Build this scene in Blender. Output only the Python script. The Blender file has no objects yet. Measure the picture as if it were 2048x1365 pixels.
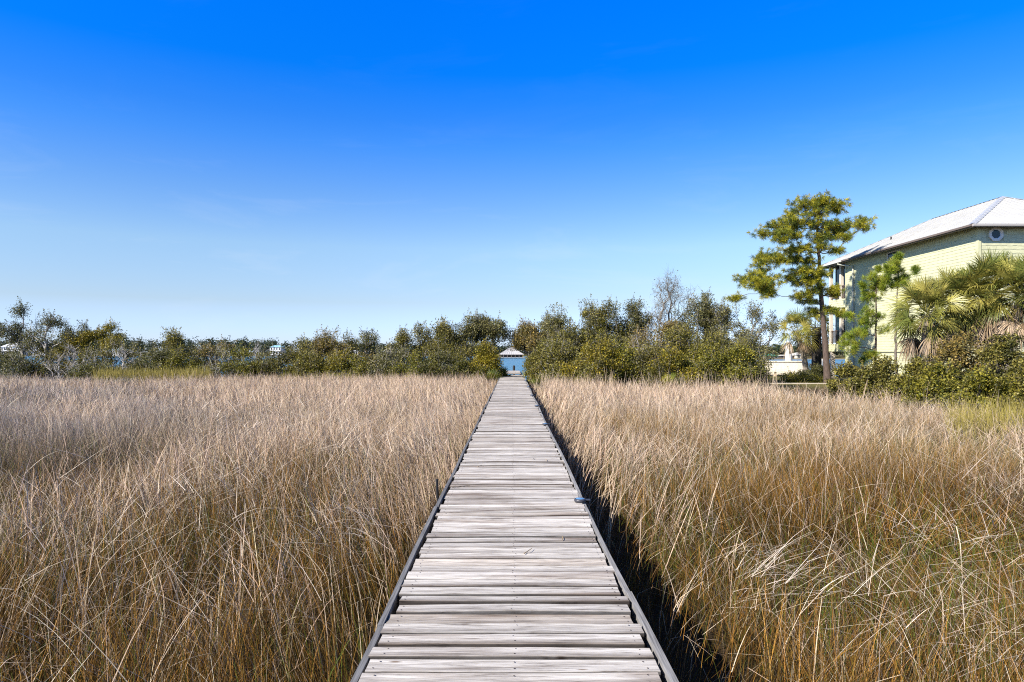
import bpy, math, random
import numpy as np
from mathutils import Vector

R = math.radians
SC = bpy.context.scene
COL = SC.collection

# ------------------------------------------------------------------ camera, world, sun, exposure
EYE = 2.2
cam_d = bpy.data.cameras.new("camera")
cam = bpy.data.objects.new("camera", cam_d)
COL.objects.link(cam)
cam.location = (0, 0, EYE)
cam.rotation_euler = (R(90), 0, 0)
cam_d.lens = 24.0
cam_d.sensor_width = 36.0
cam_d.shift_y = 0.0105
cam_d.clip_start = 0.05
cam_d.clip_end = 9000
SC.camera = cam

SUN_EL, SUN_AZ = R(36), math.atan2(-0.82, -0.57)      # azimuth from +Y, clockwise positive towards +X
wd = bpy.data.worlds.new("World")
SC.world = wd
wd.use_nodes = True
wn, wl = wd.node_tree.nodes, wd.node_tree.links
wn.clear()
w_out = wn.new('ShaderNodeOutputWorld')
w_bg = wn.new('ShaderNodeBackground')
w_bg.inputs['Strength'].default_value = 0.08
sky = wn.new('ShaderNodeTexSky')
sky.sky_type = 'NISHITA'
sky.sun_disc = False
sky.sun_elevation = SUN_EL
sky.sun_rotation = SUN_AZ % (2 * math.pi)
sky.air_density = 1.0
sky.dust_density = 0.3
sky.ozone_density = 2.0
w_tc = wn.new('ShaderNodeTexCoord')
w_sep = wn.new('ShaderNodeSeparateXYZ')
wl.new(w_tc.outputs['Generated'], w_sep.inputs[0])
w_rmp = wn.new('ShaderNodeValToRGB')                    # deepens visible blue; unseen sky overhead is greyed and dimmed to cut blue fill
w_rmp.color_ramp.interpolation = 'LINEAR'
els = w_rmp.color_ramp.elements
els[0].position = 0.0; els[0].color = (0.84, 1.06, 1.80, 1)
els[1].position = 0.85; els[1].color = (0.36, 0.34, 0.34, 1)
for p_, c_ in ((0.035, (0.80, 0.98, 1.60)), (0.07, (0.82, 0.88, 1.12)), (0.148, (0.90, 1.03, 1.20)), (0.22, (0.57, 0.91, 1.37)), (0.284, (0.27, 0.81, 1.60)),
               (0.316, (0.16, 0.745, 1.67)), (0.376, (0.01, 0.70, 1.89)), (0.46, (0.0, 0.74, 2.16)), (0.54, (0.15, 0.6, 1.2)), (0.64, (0.36, 0.42, 0.50))):
    e = els.new(p_); e.color = (*c_, 1)
wl.new(w_sep.outputs['Z'], w_rmp.inputs[0])
w_mul = wn.new('ShaderNodeMixRGB'); w_mul.blend_type = 'MULTIPLY'; w_mul.inputs[0].default_value = 1.0
wl.new(sky.outputs[0], w_mul.inputs[1]); wl.new(w_rmp.outputs[0], w_mul.inputs[2])
# very faint high wisps
w_map = wn.new('ShaderNodeMapping'); w_map.inputs['Scale'].default_value = (2.2, 2.2, 11.0); w_map.inputs['Rotation'].default_value = (0.05, 0.08, 0.3)
wl.new(w_tc.outputs['Generated'], w_map.inputs[0])
w_nz = wn.new('ShaderNodeTexNoise'); w_nz.inputs['Scale'].default_value = 1.6; w_nz.inputs['Detail'].default_value = 7; w_nz.inputs['Roughness'].default_value = 0.62
w_nz.inputs['Distortion'].default_value = 0.5
wl.new(w_map.outputs[0], w_nz.inputs['Vector'])
w_cr = wn.new('ShaderNodeValToRGB'); w_cr.color_ramp.elements[0].position = 0.54; w_cr.color_ramp.elements[0].color = (0, 0, 0, 1)
w_cr.color_ramp.elements[1].position = 0.85; w_cr.color_ramp.elements[1].color = (0.22, 0.22, 0.22, 1)
wl.new(w_nz.outputs['Fac'], w_cr.inputs[0])
w_add = wn.new('ShaderNodeMixRGB'); w_add.blend_type = 'MIX'; w_add.inputs[2].default_value = (6.1, 6.5, 7.0, 1)
w_fade = wn.new('ShaderNodeMapRange'); w_fade.inputs[1].default_value = 0.12; w_fade.inputs[2].default_value = 0.32; w_fade.inputs[3].default_value = 1.0; w_fade.inputs[4].default_value = 0.06
wl.new(w_sep.outputs['Z'], w_fade.inputs[0])
w_fm = wn.new('ShaderNodeMath'); w_fm.operation = 'MULTIPLY'; wl.new(w_cr.outputs[0], w_fm.inputs[0]); wl.new(w_fade.outputs[0], w_fm.inputs[1])
wl.new(w_fm.outputs[0], w_add.inputs[0]); wl.new(w_mul.outputs[0], w_add.inputs[1])
wl.new(w_add.outputs[0], w_bg.inputs['Color'])
wl.new(w_bg.outputs[0], w_out.inputs[0])

sun_d = bpy.data.lights.new("sun", 'SUN')
sun_d.energy = 5.0
sun_d.angle = R(0.5)
sun_d.color = (1.0, 0.93, 0.83)
sun = bpy.data.objects.new("sun", sun_d)
COL.objects.link(sun)
s_dir = Vector((0.82 * math.cos(SUN_EL), 0.57 * math.cos(SUN_EL), -math.sin(SUN_EL)))
sun.rotation_euler = s_dir.to_track_quat('-Z', 'Y').to_euler()

SC.view_settings.view_transform = 'Standard'
SC.view_settings.look = 'None'
SC.view_settings.gamma = 1.0
SC.view_settings.exposure = 0.85
SC.render.engine = 'CYCLES'
SC.cycles.max_bounces = 6
SC.cycles.diffuse_bounces = 2
SC.cycles.transparent_max_bounces = 6
SC.cycles.use_denoising = False
SC.cycles.filter_width = 1.1

# ------------------------------------------------------------------ helpers
F = 1365.0
def px2x(px, Y):
    return (px - 1024.0) / F * Y
def py2z(py, Y):
    return EYE + (704.0 - py) / F * Y

rng = np.random.default_rng(7)

class MB:
    """collects faces and builds ONE mesh object"""
    def __init__(self):
        self.v = []; self.f = []; self.c = []; self.m = []; self.n = 0
    def add(self, verts, faces, col=(1, 1, 1), mat=0):
        verts = np.asarray(verts, dtype=np.float32).reshape(-1, 3)
        faces = np.asarray(faces, dtype=np.int32)
        col = np.asarray(col, dtype=np.float32)
        if col.ndim == 1:
            col = np.repeat(col[None, :], len(verts), 0)
        self.v.append(verts); self.c.append(col)
        self.f.append(faces + self.n); self.m.append(np.full(len(faces), mat, dtype=np.int32))
        self.n += len(verts)
    def box(self, x0, x1, y0, y1, z0, z1, col=(1, 1, 1), mat=0):
        v = [(x0, y0, z0), (x1, y0, z0), (x1, y1, z0), (x0, y1, z0), (x0, y0, z1), (x1, y0, z1), (x1, y1, z1), (x0, y1, z1)]
        f = [(0, 3, 2, 1), (4, 5, 6, 7), (0, 1, 5, 4), (1, 2, 6, 5), (2, 3, 7, 6), (3, 0, 4, 7)]
        self.add(v, f, col, mat)
    def poly(self, pts, col=(1, 1, 1), mat=0):
        self.add(pts, [tuple(range(len(pts)))], col, mat)
    def tubes(self, p0, p1, r0, r1, col=(1, 1, 1), sides=5, mat=0):
        """one frustum per row"""
        p0 = np.asarray(p0, float).reshape(-1, 3); p1 = np.asarray(p1, float).reshape(-1, 3)
        n = len(p0)
        r0 = np.broadcast_to(np.asarray(r0, float), (n,)); r1 = np.broadcast_to(np.asarray(r1, float), (n,))
        d = p1 - p0
        L = np.linalg.norm(d, axis=1, keepdims=True); L[L == 0] = 1e-6
        d = d / L
        ref = np.where(np.abs(d[:, 2:3]) > 0.9, np.array([[1.0, 0, 0]]), np.array([[0, 0, 1.0]]))
        u = np.cross(d, ref); u /= np.linalg.norm(u, axis=1, keepdims=True)
        w = np.cross(d, u)
        a = np.arange(sides) / sides * 2 * np.pi
        ring = u[:, None, :] * np.cos(a)[None, :, None] + w[:, None, :] * np.sin(a)[None, :, None]
        va = p0[:, None, :] + ring * r0[:, None, None]
        vb = p1[:, None, :] + ring * r1[:, None, None]
        V = np.concatenate([va, vb], 1).reshape(-1, 3)
        k = np.arange(sides); kn = (k + 1) % sides
        base = np.stack([k, kn, kn + sides, k + sides], 1)
        Fc = (base[None] + (np.arange(n) * 2 * sides)[:, None, None]).reshape(-1, 4)
        col = np.asarray(col, float)
        if col.ndim == 2:
            col = np.repeat(col, 2 * sides, 0)
        self.add(V, Fc, col, mat)
    def path(self, pts, radii, col=(1, 1, 1), sides=8, mat=0, caps=True):
        """one smooth tube along a polyline"""
        pts = np.asarray(pts, float); n = len(pts)
        radii = np.broadcast_to(np.asarray(radii, float), (n,))
        t = np.gradient(pts, axis=0); t /= np.linalg.norm(t, axis=1, keepdims=True)
        u = np.cross(t[0], (0, 0, 1.0) if abs(t[0][2]) < 0.9 else (1.0, 0, 0)); u /= np.linalg.norm(u)
        V = []
        a = np.arange(sides) / sides * 2 * np.pi
        for i in range(n):
            u = u - t[i] * np.dot(u, t[i]); u /= np.linalg.norm(u)
            w = np.cross(t[i], u)
            V.append(pts[i] + radii[i] * (np.cos(a)[:, None] * u + np.sin(a)[:, None] * w))
        V = np.concatenate(V)
        k = np.arange(sides); kn = (k + 1) % sides
        Fc = np.concatenate([np.stack([i * sides + k, i * sides + kn, (i + 1) * sides + kn, (i + 1) * sides + k], 1) for i in range(n - 1)])
        self.add(V, Fc, col, mat)
        if caps:
            self.add(V[:sides][::-1], [tuple(range(sides))], col, mat)
            self.add(V[-sides:], [tuple(range(sides))], col, mat)
    def leaves(self, c, L, W, col, up=0.35, rg=None):
        """diamond leaves at centres c"""
        rg = rg or rng
        n = len(c)
        nrm = rg.normal(size=(n, 3)); nrm[:, 2] = np.abs(nrm[:, 2]) + up
        nrm /= np.linalg.norm(nrm, axis=1, keepdims=True)
        d = rg.normal(size=(n, 3)); d -= nrm * (d * nrm).sum(1, keepdims=True)
        d /= np.linalg.norm(d, axis=1, keepdims=True)
        s = np.cross(nrm, d)
        L = np.broadcast_to(np.asarray(L, float), (n,))[:, None]; W = np.broadcast_to(np.asarray(W, float), (n,))[:, None]
        V = np.stack([c - d * L * .5, c + s * W * .5, c + d * L * .5, c - s * W * .5], 1).reshape(-1, 3)
        Fc = np.arange(n * 4).reshape(n, 4)
        self.add(V, Fc, np.repeat(col, 4, 0))
    def build(self, name, mats, parent=None, smooth=False, loc=None):
        V = np.concatenate(self.v); C = np.concatenate(self.c)
        if loc is not None:
            V = V - np.asarray(loc, dtype=np.float32)
        tot = [len(a) for a in self.f]; sizes = np.concatenate([np.full(len(a), a.shape[1], dtype=np.int32) for a in self.f])
        loops = np.concatenate([a.reshape(-1) for a in self.f]); M = np.concatenate(self.m)
        me = bpy.data.meshes.new(name)
        me.vertices.add(len(V)); me.vertices.foreach_set('co', V.astype(np.float32).reshape(-1))
        me.loops.add(len(loops)); me.loops.foreach_set('vertex_index', loops)
        me.polygons.add(len(sizes))
        starts = np.concatenate([[0], np.cumsum(sizes)[:-1]]).astype(np.int32)
        me.polygons.foreach_set('loop_start', starts)
        me.polygons.foreach_set('material_index', M)
        me.polygons.foreach_set('use_smooth', np.full(len(sizes), bool(smooth)))
        at = me.color_attributes.new('Col', 'FLOAT_COLOR', 'POINT')
        at.data.foreach_set('color', np.concatenate([C, np.ones((len(C), 1), np.float32)], 1).astype(np.float32).reshape(-1))
        me.update(calc_edges=True)
        me.validate()
        for m in (mats if isinstance(mats, (list, tuple)) else [mats]):
            me.materials.append(m)
        o = bpy.data.objects.new(name, me)
        COL.objects.link(o)
        if parent is not None:
            o.parent = parent
            # vertices are given in world space unless loc is used
            if loc is None:
                wl_ = parent_world(parent)
                me.transform(__import__('mathutils').Matrix.Translation(-wl_))
        if loc is not None and parent is None:
            o.location = loc
        return o

def parent_world(p):
    v = Vector((0, 0, 0))
    while p is not None:
        v = v + p.location
        p = p.parent
    return v

def thing(name, label, cat, loc=(0, 0, 0), group=None):
    o = bpy.data.objects.new(name, None)
    o.empty_display_size = 0.2
    COL.objects.link(o)
    o.location = loc
    o['label'] = label; o['category'] = cat
    if group: o['group'] = group
    return o
def tag(o, label, cat, group=None):
    o['label'] = label; o['category'] = cat
    if group: o['group'] = group
    return o
def kind(o, k, label=None, cat=None):
    o['kind'] = k
    if label: o['label'] = label
    if cat: o['category'] = cat
    return o

# value noise
def vnoise(x, y, seed=0):
    x = np.asarray(x, float); y = np.asarray(y, float)
    xi = np.floor(x).astype(np.int64); yi = np.floor(y).astype(np.int64)
    fx = x - xi; fy = y - yi
    fx = fx * fx * (3 - 2 * fx); fy = fy * fy * (3 - 2 * fy)
    def h(a, b):
        n = (a * 374761393 + b * 668265263 + seed * 1442695041) & 0x7fffffff
        n = ((n ^ (n >> 13)) * 1274126177) & 0x7fffffff
        n = n ^ (n >> 16)
        return (n & 0xffff) / 65535.0
    return (h(xi, yi) * (1 - fx) + h(xi + 1, yi) * fx) * (1 - fy) + (h(xi, yi + 1) * (1 - fx) + h(xi + 1, yi + 1) * fx) * fy
def sstep(a, b, x):
    t = np.clip((np.asarray(x, float) - a) / (b - a), 0, 1)
    return t * t * (3 - 2 * t)
def mix(a, b, t):
    t = np.asarray(t, float)
    if t.ndim == 1: t = t[:, None]
    return np.asarray(a, float) * (1 - t) + np.asarray(b, float) * t

# ------------------------------------------------------------------ materials
def new_mat(name):
    m = bpy.data.materials.new(name); m.use_nodes = True
    nt = m.node_tree
    b = nt.nodes['Principled BSDF']
    return m, nt, b
def N(nt, t, **kw):
    n = nt.nodes.new(t)
    for k, v in kw.items():
        setattr(n, k, v)
    return n
def ramp(nt, stops):
    r = N(nt, 'ShaderNodeValToRGB'); e = r.color_ramp.elements
    e[0].position = stops[0][0]; e[0].color = (*stops[0][1], 1)
    e[1].position = stops[-1][0]; e[1].color = (*stops[-1][1], 1)
    for p, c in stops[1:-1]:
        q = e.new(p); q.color = (*c, 1)
    return r
def coords(nt, scale=(1, 1, 1), kind_='Object'):
    t = N(nt, 'ShaderNodeTexCoord'); mp = N(nt, 'ShaderNodeMapping')
    mp.inputs['Scale'].default_value = scale
    nt.links.new(t.outputs[kind_], mp.inputs[0])
    return mp
def noise(nt, vec, scale=5, detail=4, rough=0.55):
    n = N(nt, 'ShaderNodeTexNoise')
    n.inputs['Scale'].default_value = scale; n.inputs['Detail'].default_value = detail; n.inputs['Roughness'].default_value = rough
    nt.links.new(vec.outputs[0], n.inputs['Vector'])
    return n
def bump(nt, b, h, strength=0.3, dist=0.02):
    bp = N(nt, 'ShaderNodeBump'); bp.inputs['Strength'].default_value = strength; bp.inputs['Distance'].default_value = dist
    nt.links.new(h, bp.inputs['Height']); nt.links.new(bp.outputs[0], b.inputs['Normal'])

def leaf_mat(name, transl=0.3, rough=0.55, spec=0.25, gain=1.0):
    m, nt, b = new_mat(name)
    at = N(nt, 'ShaderNodeVertexColor', layer_name='Col')
    col = at.outputs['Color']
    b.inputs['Roughness'].default_value = rough
    b.inputs['Specular IOR Level'].default_value = spec
    nt.links.new(col, b.inputs['Base Color'])
    tr = N(nt, 'ShaderNodeBsdfTranslucent'); nt.links.new(col, tr.inputs['Color'])
    mx = N(nt, 'ShaderNodeMixShader'); mx.inputs[0].default_value = transl
    nt.links.new(b.outputs[0], mx.inputs[1]); nt.links.new(tr.outputs[0], mx.inputs[2])
    nt.links.new(mx.outputs[0], nt.nodes['Material Output'].inputs[0])
    return m
def vcol_mat(name, rough=0.7, spec=0.3, nscale=None, namp=0.35, stretch=(1, 1, 1), bstr=0.0, bdist=0.01, metal=0.0):
    """Col attribute times a procedural noise, with bump"""
    m, nt, b = new_mat(name)
    at = N(nt, 'ShaderNodeVertexColor', layer_name='Col')
    b.inputs['Roughness'].default_value = rough; b.inputs['Specular IOR Level'].default_value = spec
    b.inputs['Metallic'].default_value = metal
    if nscale:
        mp = coords(nt, stretch); nz = noise(nt, mp, nscale)
        rp = ramp(nt, [(0.25, (1 - namp,) * 3), (0.75, (1 + namp * 0.5,) * 3)])
        nt.links.new(nz.outputs['Fac'], rp.inputs[0])
        mx = N(nt, 'ShaderNodeMixRGB', blend_type='MULTIPLY'); mx.inputs[0].default_value = 1
        nt.links.new(at.outputs['Color'], mx.inputs[1]); nt.links.new(rp.outputs[0], mx.inputs[2])
        nt.links.new(mx.outputs[0], b.inputs['Base Color'])
        if bstr: bump(nt, b, nz.outputs['Fac'], bstr, bdist)
    else:
        nt.links.new(at.outputs['Color'], b.inputs['Base Color'])
    return m
def plain(name, col, rough=0.6, spec=0.4, nscale=3.0, namp=0.15, metal=0.0):
    m, nt, b = new_mat(name)
    mp = coords(nt); nz = noise(nt, mp, nscale)
    c = np.array(col)
    rp = ramp(nt, [(0.3, tuple(c * (1 - namp))), (0.7, tuple(np.minimum(c * (1 + namp * .6), 1)))])
    nt.links.new(nz.outputs['Fac'], rp.inputs[0]); nt.links.new(rp.outputs[0], b.inputs['Base Color'])
    b.inputs['Roughness'].default_value = rough; b.inputs['Specular IOR Level'].default_value = spec
    b.inputs['Metallic'].default_value = metal
    return m

M_LEAF = leaf_mat('leaf', 0.30, 0.5, 0.35)
M_NEEDLE = leaf_mat('pine_needles', 0.25, 0.5, 0.3)
M_PALM = leaf_mat('palm_leaf', 0.25, 0.38, 0.5)
M_GRASS = leaf_mat('dry_grass', 0.12, 0.65, 0.15)
M_BARK = vcol_mat('bark', 0.85, 0.15, 14.0, 0.5, (1, 1, 0.35), 0.6, 0.02)
M_TWIG = vcol_mat('twig', 0.8, 0.2)
M_DARK = plain('dark_metal', (0.03, 0.03, 0.032), 0.5, 0.4)
M_WHITE = plain('white_paint', (0.78, 0.77, 0.74), 0.6, 0.3)
M_GLASS_DARK, nt_, b_ = new_mat('window_glass')
b_.inputs['Base Color'].default_value = (0.012, 0.035, 0.055, 1); b_.inputs['Roughness'].default_value = 0.06
b_.inputs['Specular IOR Level'].default_value = 0.5

# ------------------------------------------------------------------ ground and water
def shore_y(x):
    return 48.0 + 12.5 * sstep(10.5, 15.0, x) + 1.2 * (vnoise(np.asarray(x) * 0.3, np.zeros_like(np.asarray(x, float)), 5) - .5)
def bank_y(x):
    return 630 - 265 * sstep(50, 130, np.asarray(x, float))
def ground_z(x, y):
    x = np.asarray(x, float); y = np.asarray(y, float)
    sy = shore_y(x)
    z = 0.02 - 3.2 * sstep(sy - 0.3, sy + 8, y)
    yb = bank_y(x)
    z = z + 1.45 * sstep(yb, yb + 16, y) + 0.8 * sstep(yb + 22, yb + 130, y)
    z = z + 0.10 * sstep(11, 15, x) * sstep(38, 45, y) * (1 - sstep(58, 61, y))
    return z
ys = np.concatenate([np.linspace(-60, 0, 13), np.linspace(1, 70, 140), np.linspace(74, 400, 110), np.linspace(404, 780, 130), np.geomspace(810, 6000, 14)])
xs = np.concatenate([-np.geomspace(5000, 64, 16), np.linspace(-60, 60, 161), np.geomspace(64, 5000, 24)])
X, Y = np.meshgrid(xs, ys)
Z = ground_z(X, Y) + 0.03 * (vnoise(X * 1.7, Y * 1.7, 2) - .5) * (np.abs(X) < 60)
nx, ny = len(xs), len(ys)
idx = np.arange(nx * ny).reshape(ny, nx)
fc = np.stack([idx[:-1, :-1], idx[:-1, 1:], idx[1:, 1:], idx[1:, :-1]], -1).reshape(-1, 4)
m, nt, b = new_mat('marsh_ground')
mp = coords(nt); n1 = noise(nt, mp, 2.5, 6, .65); n2 = noise(nt, mp, 26, 4, .6)
r1 = ramp(nt, [(0.35, (0.018, 0.013, 0.008)), (0.55, (0.042, 0.028, 0.014)), (0.75, (0.09, 0.062, 0.032))])
nt.links.new(n1.outputs['Fac'], r1.inputs[0])
r2 = ramp(nt, [(0.35, (0.45,) * 3), (0.7, (1.25,) * 3)]); nt.links.new(n2.outputs['Fac'], r2.inputs[0])
mx = N(nt, 'ShaderNodeMixRGB', blend_type='MULTIPLY'); mx.inputs[0].default_value = 1
nt.links.new(r1.outputs[0], mx.inputs[1]); nt.links.new(r2.outputs[0], mx.inputs[2])
# lawn on the house lot and on the far bank
at = N(nt, 'ShaderNodeVertexColor', layer_name='Col')
sp = N(nt, 'ShaderNodeSeparateColor'); nt.links.new(at.outputs[0], sp.inputs[0])
r3 = ramp(nt, [(0.3, (0.07, 0.075, 0.02)), (0.7, (0.17, 0.14, 0.055))]); nt.links.new(n1.outputs['Fac'], r3.inputs[0])
mx2 = N(nt, 'ShaderNodeMixRGB'); nt.links.new(sp.outputs[0], mx2.inputs[0])
nt.links.new(mx.outputs[0], mx2.inputs[1]); nt.links.new(r3.outputs[0], mx2.inputs[2])
r4 = ramp(nt, [(0.3, (0.30, 0.23, 0.15)), (0.7, (0.42, 0.34, 0.23))]); nt.links.new(n1.outputs['Fac'], r4.inputs[0])
mx3 = N(nt, 'ShaderNodeMixRGB'); nt.links.new(sp.outputs[1], mx3.inputs[0])
nt.links.new(mx2.outputs[0], mx3.inputs[1]); nt.links.new(r4.outputs[0], mx3.inputs[2])
nt.links.new(mx3.outputs[0], b.inputs['Base Color'])
b.inputs['Roughness'].default_value = 0.9; b.inputs['Specular IOR Level'].default_value = 0.15
bump(nt, b, n2.outputs['Fac'], 0.6, 0.05)
M_GROUND = m
lawn = sstep(11, 14, X) * sstep(38, 43, Y) * (Y < 80) + (Y > bank_y(X) + 20)
sand = sstep(-2, 4, Y - bank_y(X)) * (1 - sstep(16, 24, Y - bank_y(X)))
mb = MB(); mb.add(np.stack([X, Y, Z], -1).reshape(-1, 3), fc, np.stack([np.clip(lawn, 0, 1), sand, sand * 0], -1).reshape(-1, 3))
kind(mb.build('ground', M_GROUND, smooth=True), 'structure', 'dark marsh mud under the dry grass', 'ground')

m, nt, b = new_mat('bay_water')
b.inputs['Base Color'].default_value = (0.035, 0.15, 0.23, 1)
b.inputs['Roughness'].default_value = 0.22; b.inputs['Specular IOR Level'].default_value = 0.28
mp = coords(nt, (0.55, 1.0, 1)); n1 = noise(nt, mp, 1.3, 5, .6)
bump(nt, b, n1.outputs['Fac'], 0.9, 0.5)
mb = MB(); mb.poly([(-3000, 47, -2.0), (3000, 47, -2.0), (3000, 660, -2.0), (-3000, 660, -2.0)])
kind(mb.build('water', m), 'structure', 'blue rippled bay water behind the shrub line', 'water')

# ------------------------------------------------------------------ boardwalk
DECK = 0.70
m, nt, b = new_mat('weathered_deck_wood')
at = N(nt, 'ShaderNodeVertexColor', layer_name='Col')
tc = N(nt, 'ShaderNodeTexCoord')
sepc = N(nt, 'ShaderNodeSeparateXYZ'); nt.links.new(tc.outputs['Object'], sepc.inputs[0])
# every plank (0.1454 m pitch) gets its own grain offset
dv = N(nt, 'ShaderNodeMath', operation='DIVIDE'); dv.inputs[1].default_value = 0.1454; nt.links.new(sepc.outputs['Y'], dv.inputs[0])
fl = N(nt, 'ShaderNodeMath', operation='FLOOR'); nt.links.new(dv.outputs[0], fl.inputs[0])
wnz = N(nt, 'ShaderNodeTexWhiteNoise', noise_dimensions='1D'); nt.links.new(fl.outputs[0], wnz.inputs['W'])
off = N(nt, 'ShaderNodeVectorMath', operation='SCALE'); off.inputs['Scale'].default_value = 37.0
nt.links.new(wnz.outputs['Color'], off.inputs[0])
addv = N(nt, 'ShaderNodeVectorMath', operation='ADD'); nt.links.new(tc.outputs['Object'], addv.inputs[0]); nt.links.new(off.outputs[0], addv.inputs[1])
def gmap(sc_):
    mm = N(nt, 'ShaderNodeMapping'); mm.inputs['Scale'].default_value = sc_; nt.links.new(addv.outputs[0], mm.inputs[0]); return mm
ga = noise(nt, gmap((2.4, 30, 8)), 1.0, 9, .70)
ga.inputs['Distortion'].default_value = 0.6
gb = noise(nt, gmap((5.0, 110, 20)), 1.0, 5, .7)
gc = noise(nt, gmap((0.9, 7, 3)), 1.0, 3, .55)
ra = ramp(nt, [(0.30, (0.17, 0.15, 0.14)), (0.42, (0.46, 0.44, 0.425)), (0.55, (0.66, 0.645, 0.635)), (0.75, (0.78, 0.77, 0.765))])
nt.links.new(ga.outputs['Fac'], ra.inputs[0])
rb = ramp(nt, [(0.34, (0.35, .32, .30)), (0.44, (0.85,) * 3), (0.6, (1.05,) * 3)]); nt.links.new(gb.outputs['Fac'], rb.inputs[0])
rc = ramp(nt, [(0.32, (0.50, 0.44, 0.40)), (0.50, (1.0, 1.0, 1.0))]); nt.links.new(gc.outputs['Fac'], rc.inputs[0])
m1 = N(nt, 'ShaderNodeMixRGB', blend_type='MULTIPLY'); m1.inputs[0].default_value = 1
nt.links.new(ra.outputs[0], m1.inputs[1]); nt.links.new(rb.outputs[0], m1.inputs[2])
m2 = N(nt, 'ShaderNodeMixRGB', blend_type='MULTIPLY'); m2.inputs[0].default_value = 1
nt.links.new(m1.outputs[0], m2.inputs[1]); nt.links.new(rc.outputs[0], m2.inputs[2])
m3 = N(nt, 'ShaderNodeMixRGB', blend_type='MULTIPLY'); m3.inputs[0].default_value = 1
nt.links.new(m2.outputs[0], m3.inputs[1]); nt.links.new(at.outputs[0], m3.inputs[2])
# knots
vo = N(nt, 'ShaderNodeTexVoronoi'); vo.inputs['Scale'].default_value = 1.0
nt.links.new(gmap((2.2, 7.5, 3)).outputs[0], vo.inputs['Vector'])
rk = ramp(nt, [(0.03, (0.30, 0.22, 0.16)), (0.085, (1, 1, 1))]); nt.links.new(vo.outputs['Distance'], rk.inputs[0])
m4 = N(nt, 'ShaderNodeMixRGB', blend_type='MULTIPLY'); m4.inputs[0].default_value = 1
nt.links.new(m3.outputs[0], m4.inputs[1]); nt.links.new(rk.outputs[0], m4.inputs[2])
nt.links.new(m4.outputs[0], b.inputs['Base Color'])
b.inputs['Roughness'].default_value = 0.8; b.inputs['Specular IOR Level'].default_value = 0.25
sm = N(nt, 'ShaderNodeMath', operation='ADD'); nt.links.new(ga.outputs['Fac'], sm.inputs[0]); nt.links.new(gb.outputs['Fac'], sm.inputs[1])
bump(nt, b, sm.outputs[0], 0.55, 0.006)
M_DECK = m
M_RAIL = vcol_mat('grey_rail_wood', 0.8, 0.25, 3.0, 0.6, (30, 1.2, 10), 0.5, 0.006)
M_NAIL = plain('rusty_nail', (0.06, 0.045, 0.04), 0.7, 0.3)

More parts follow.
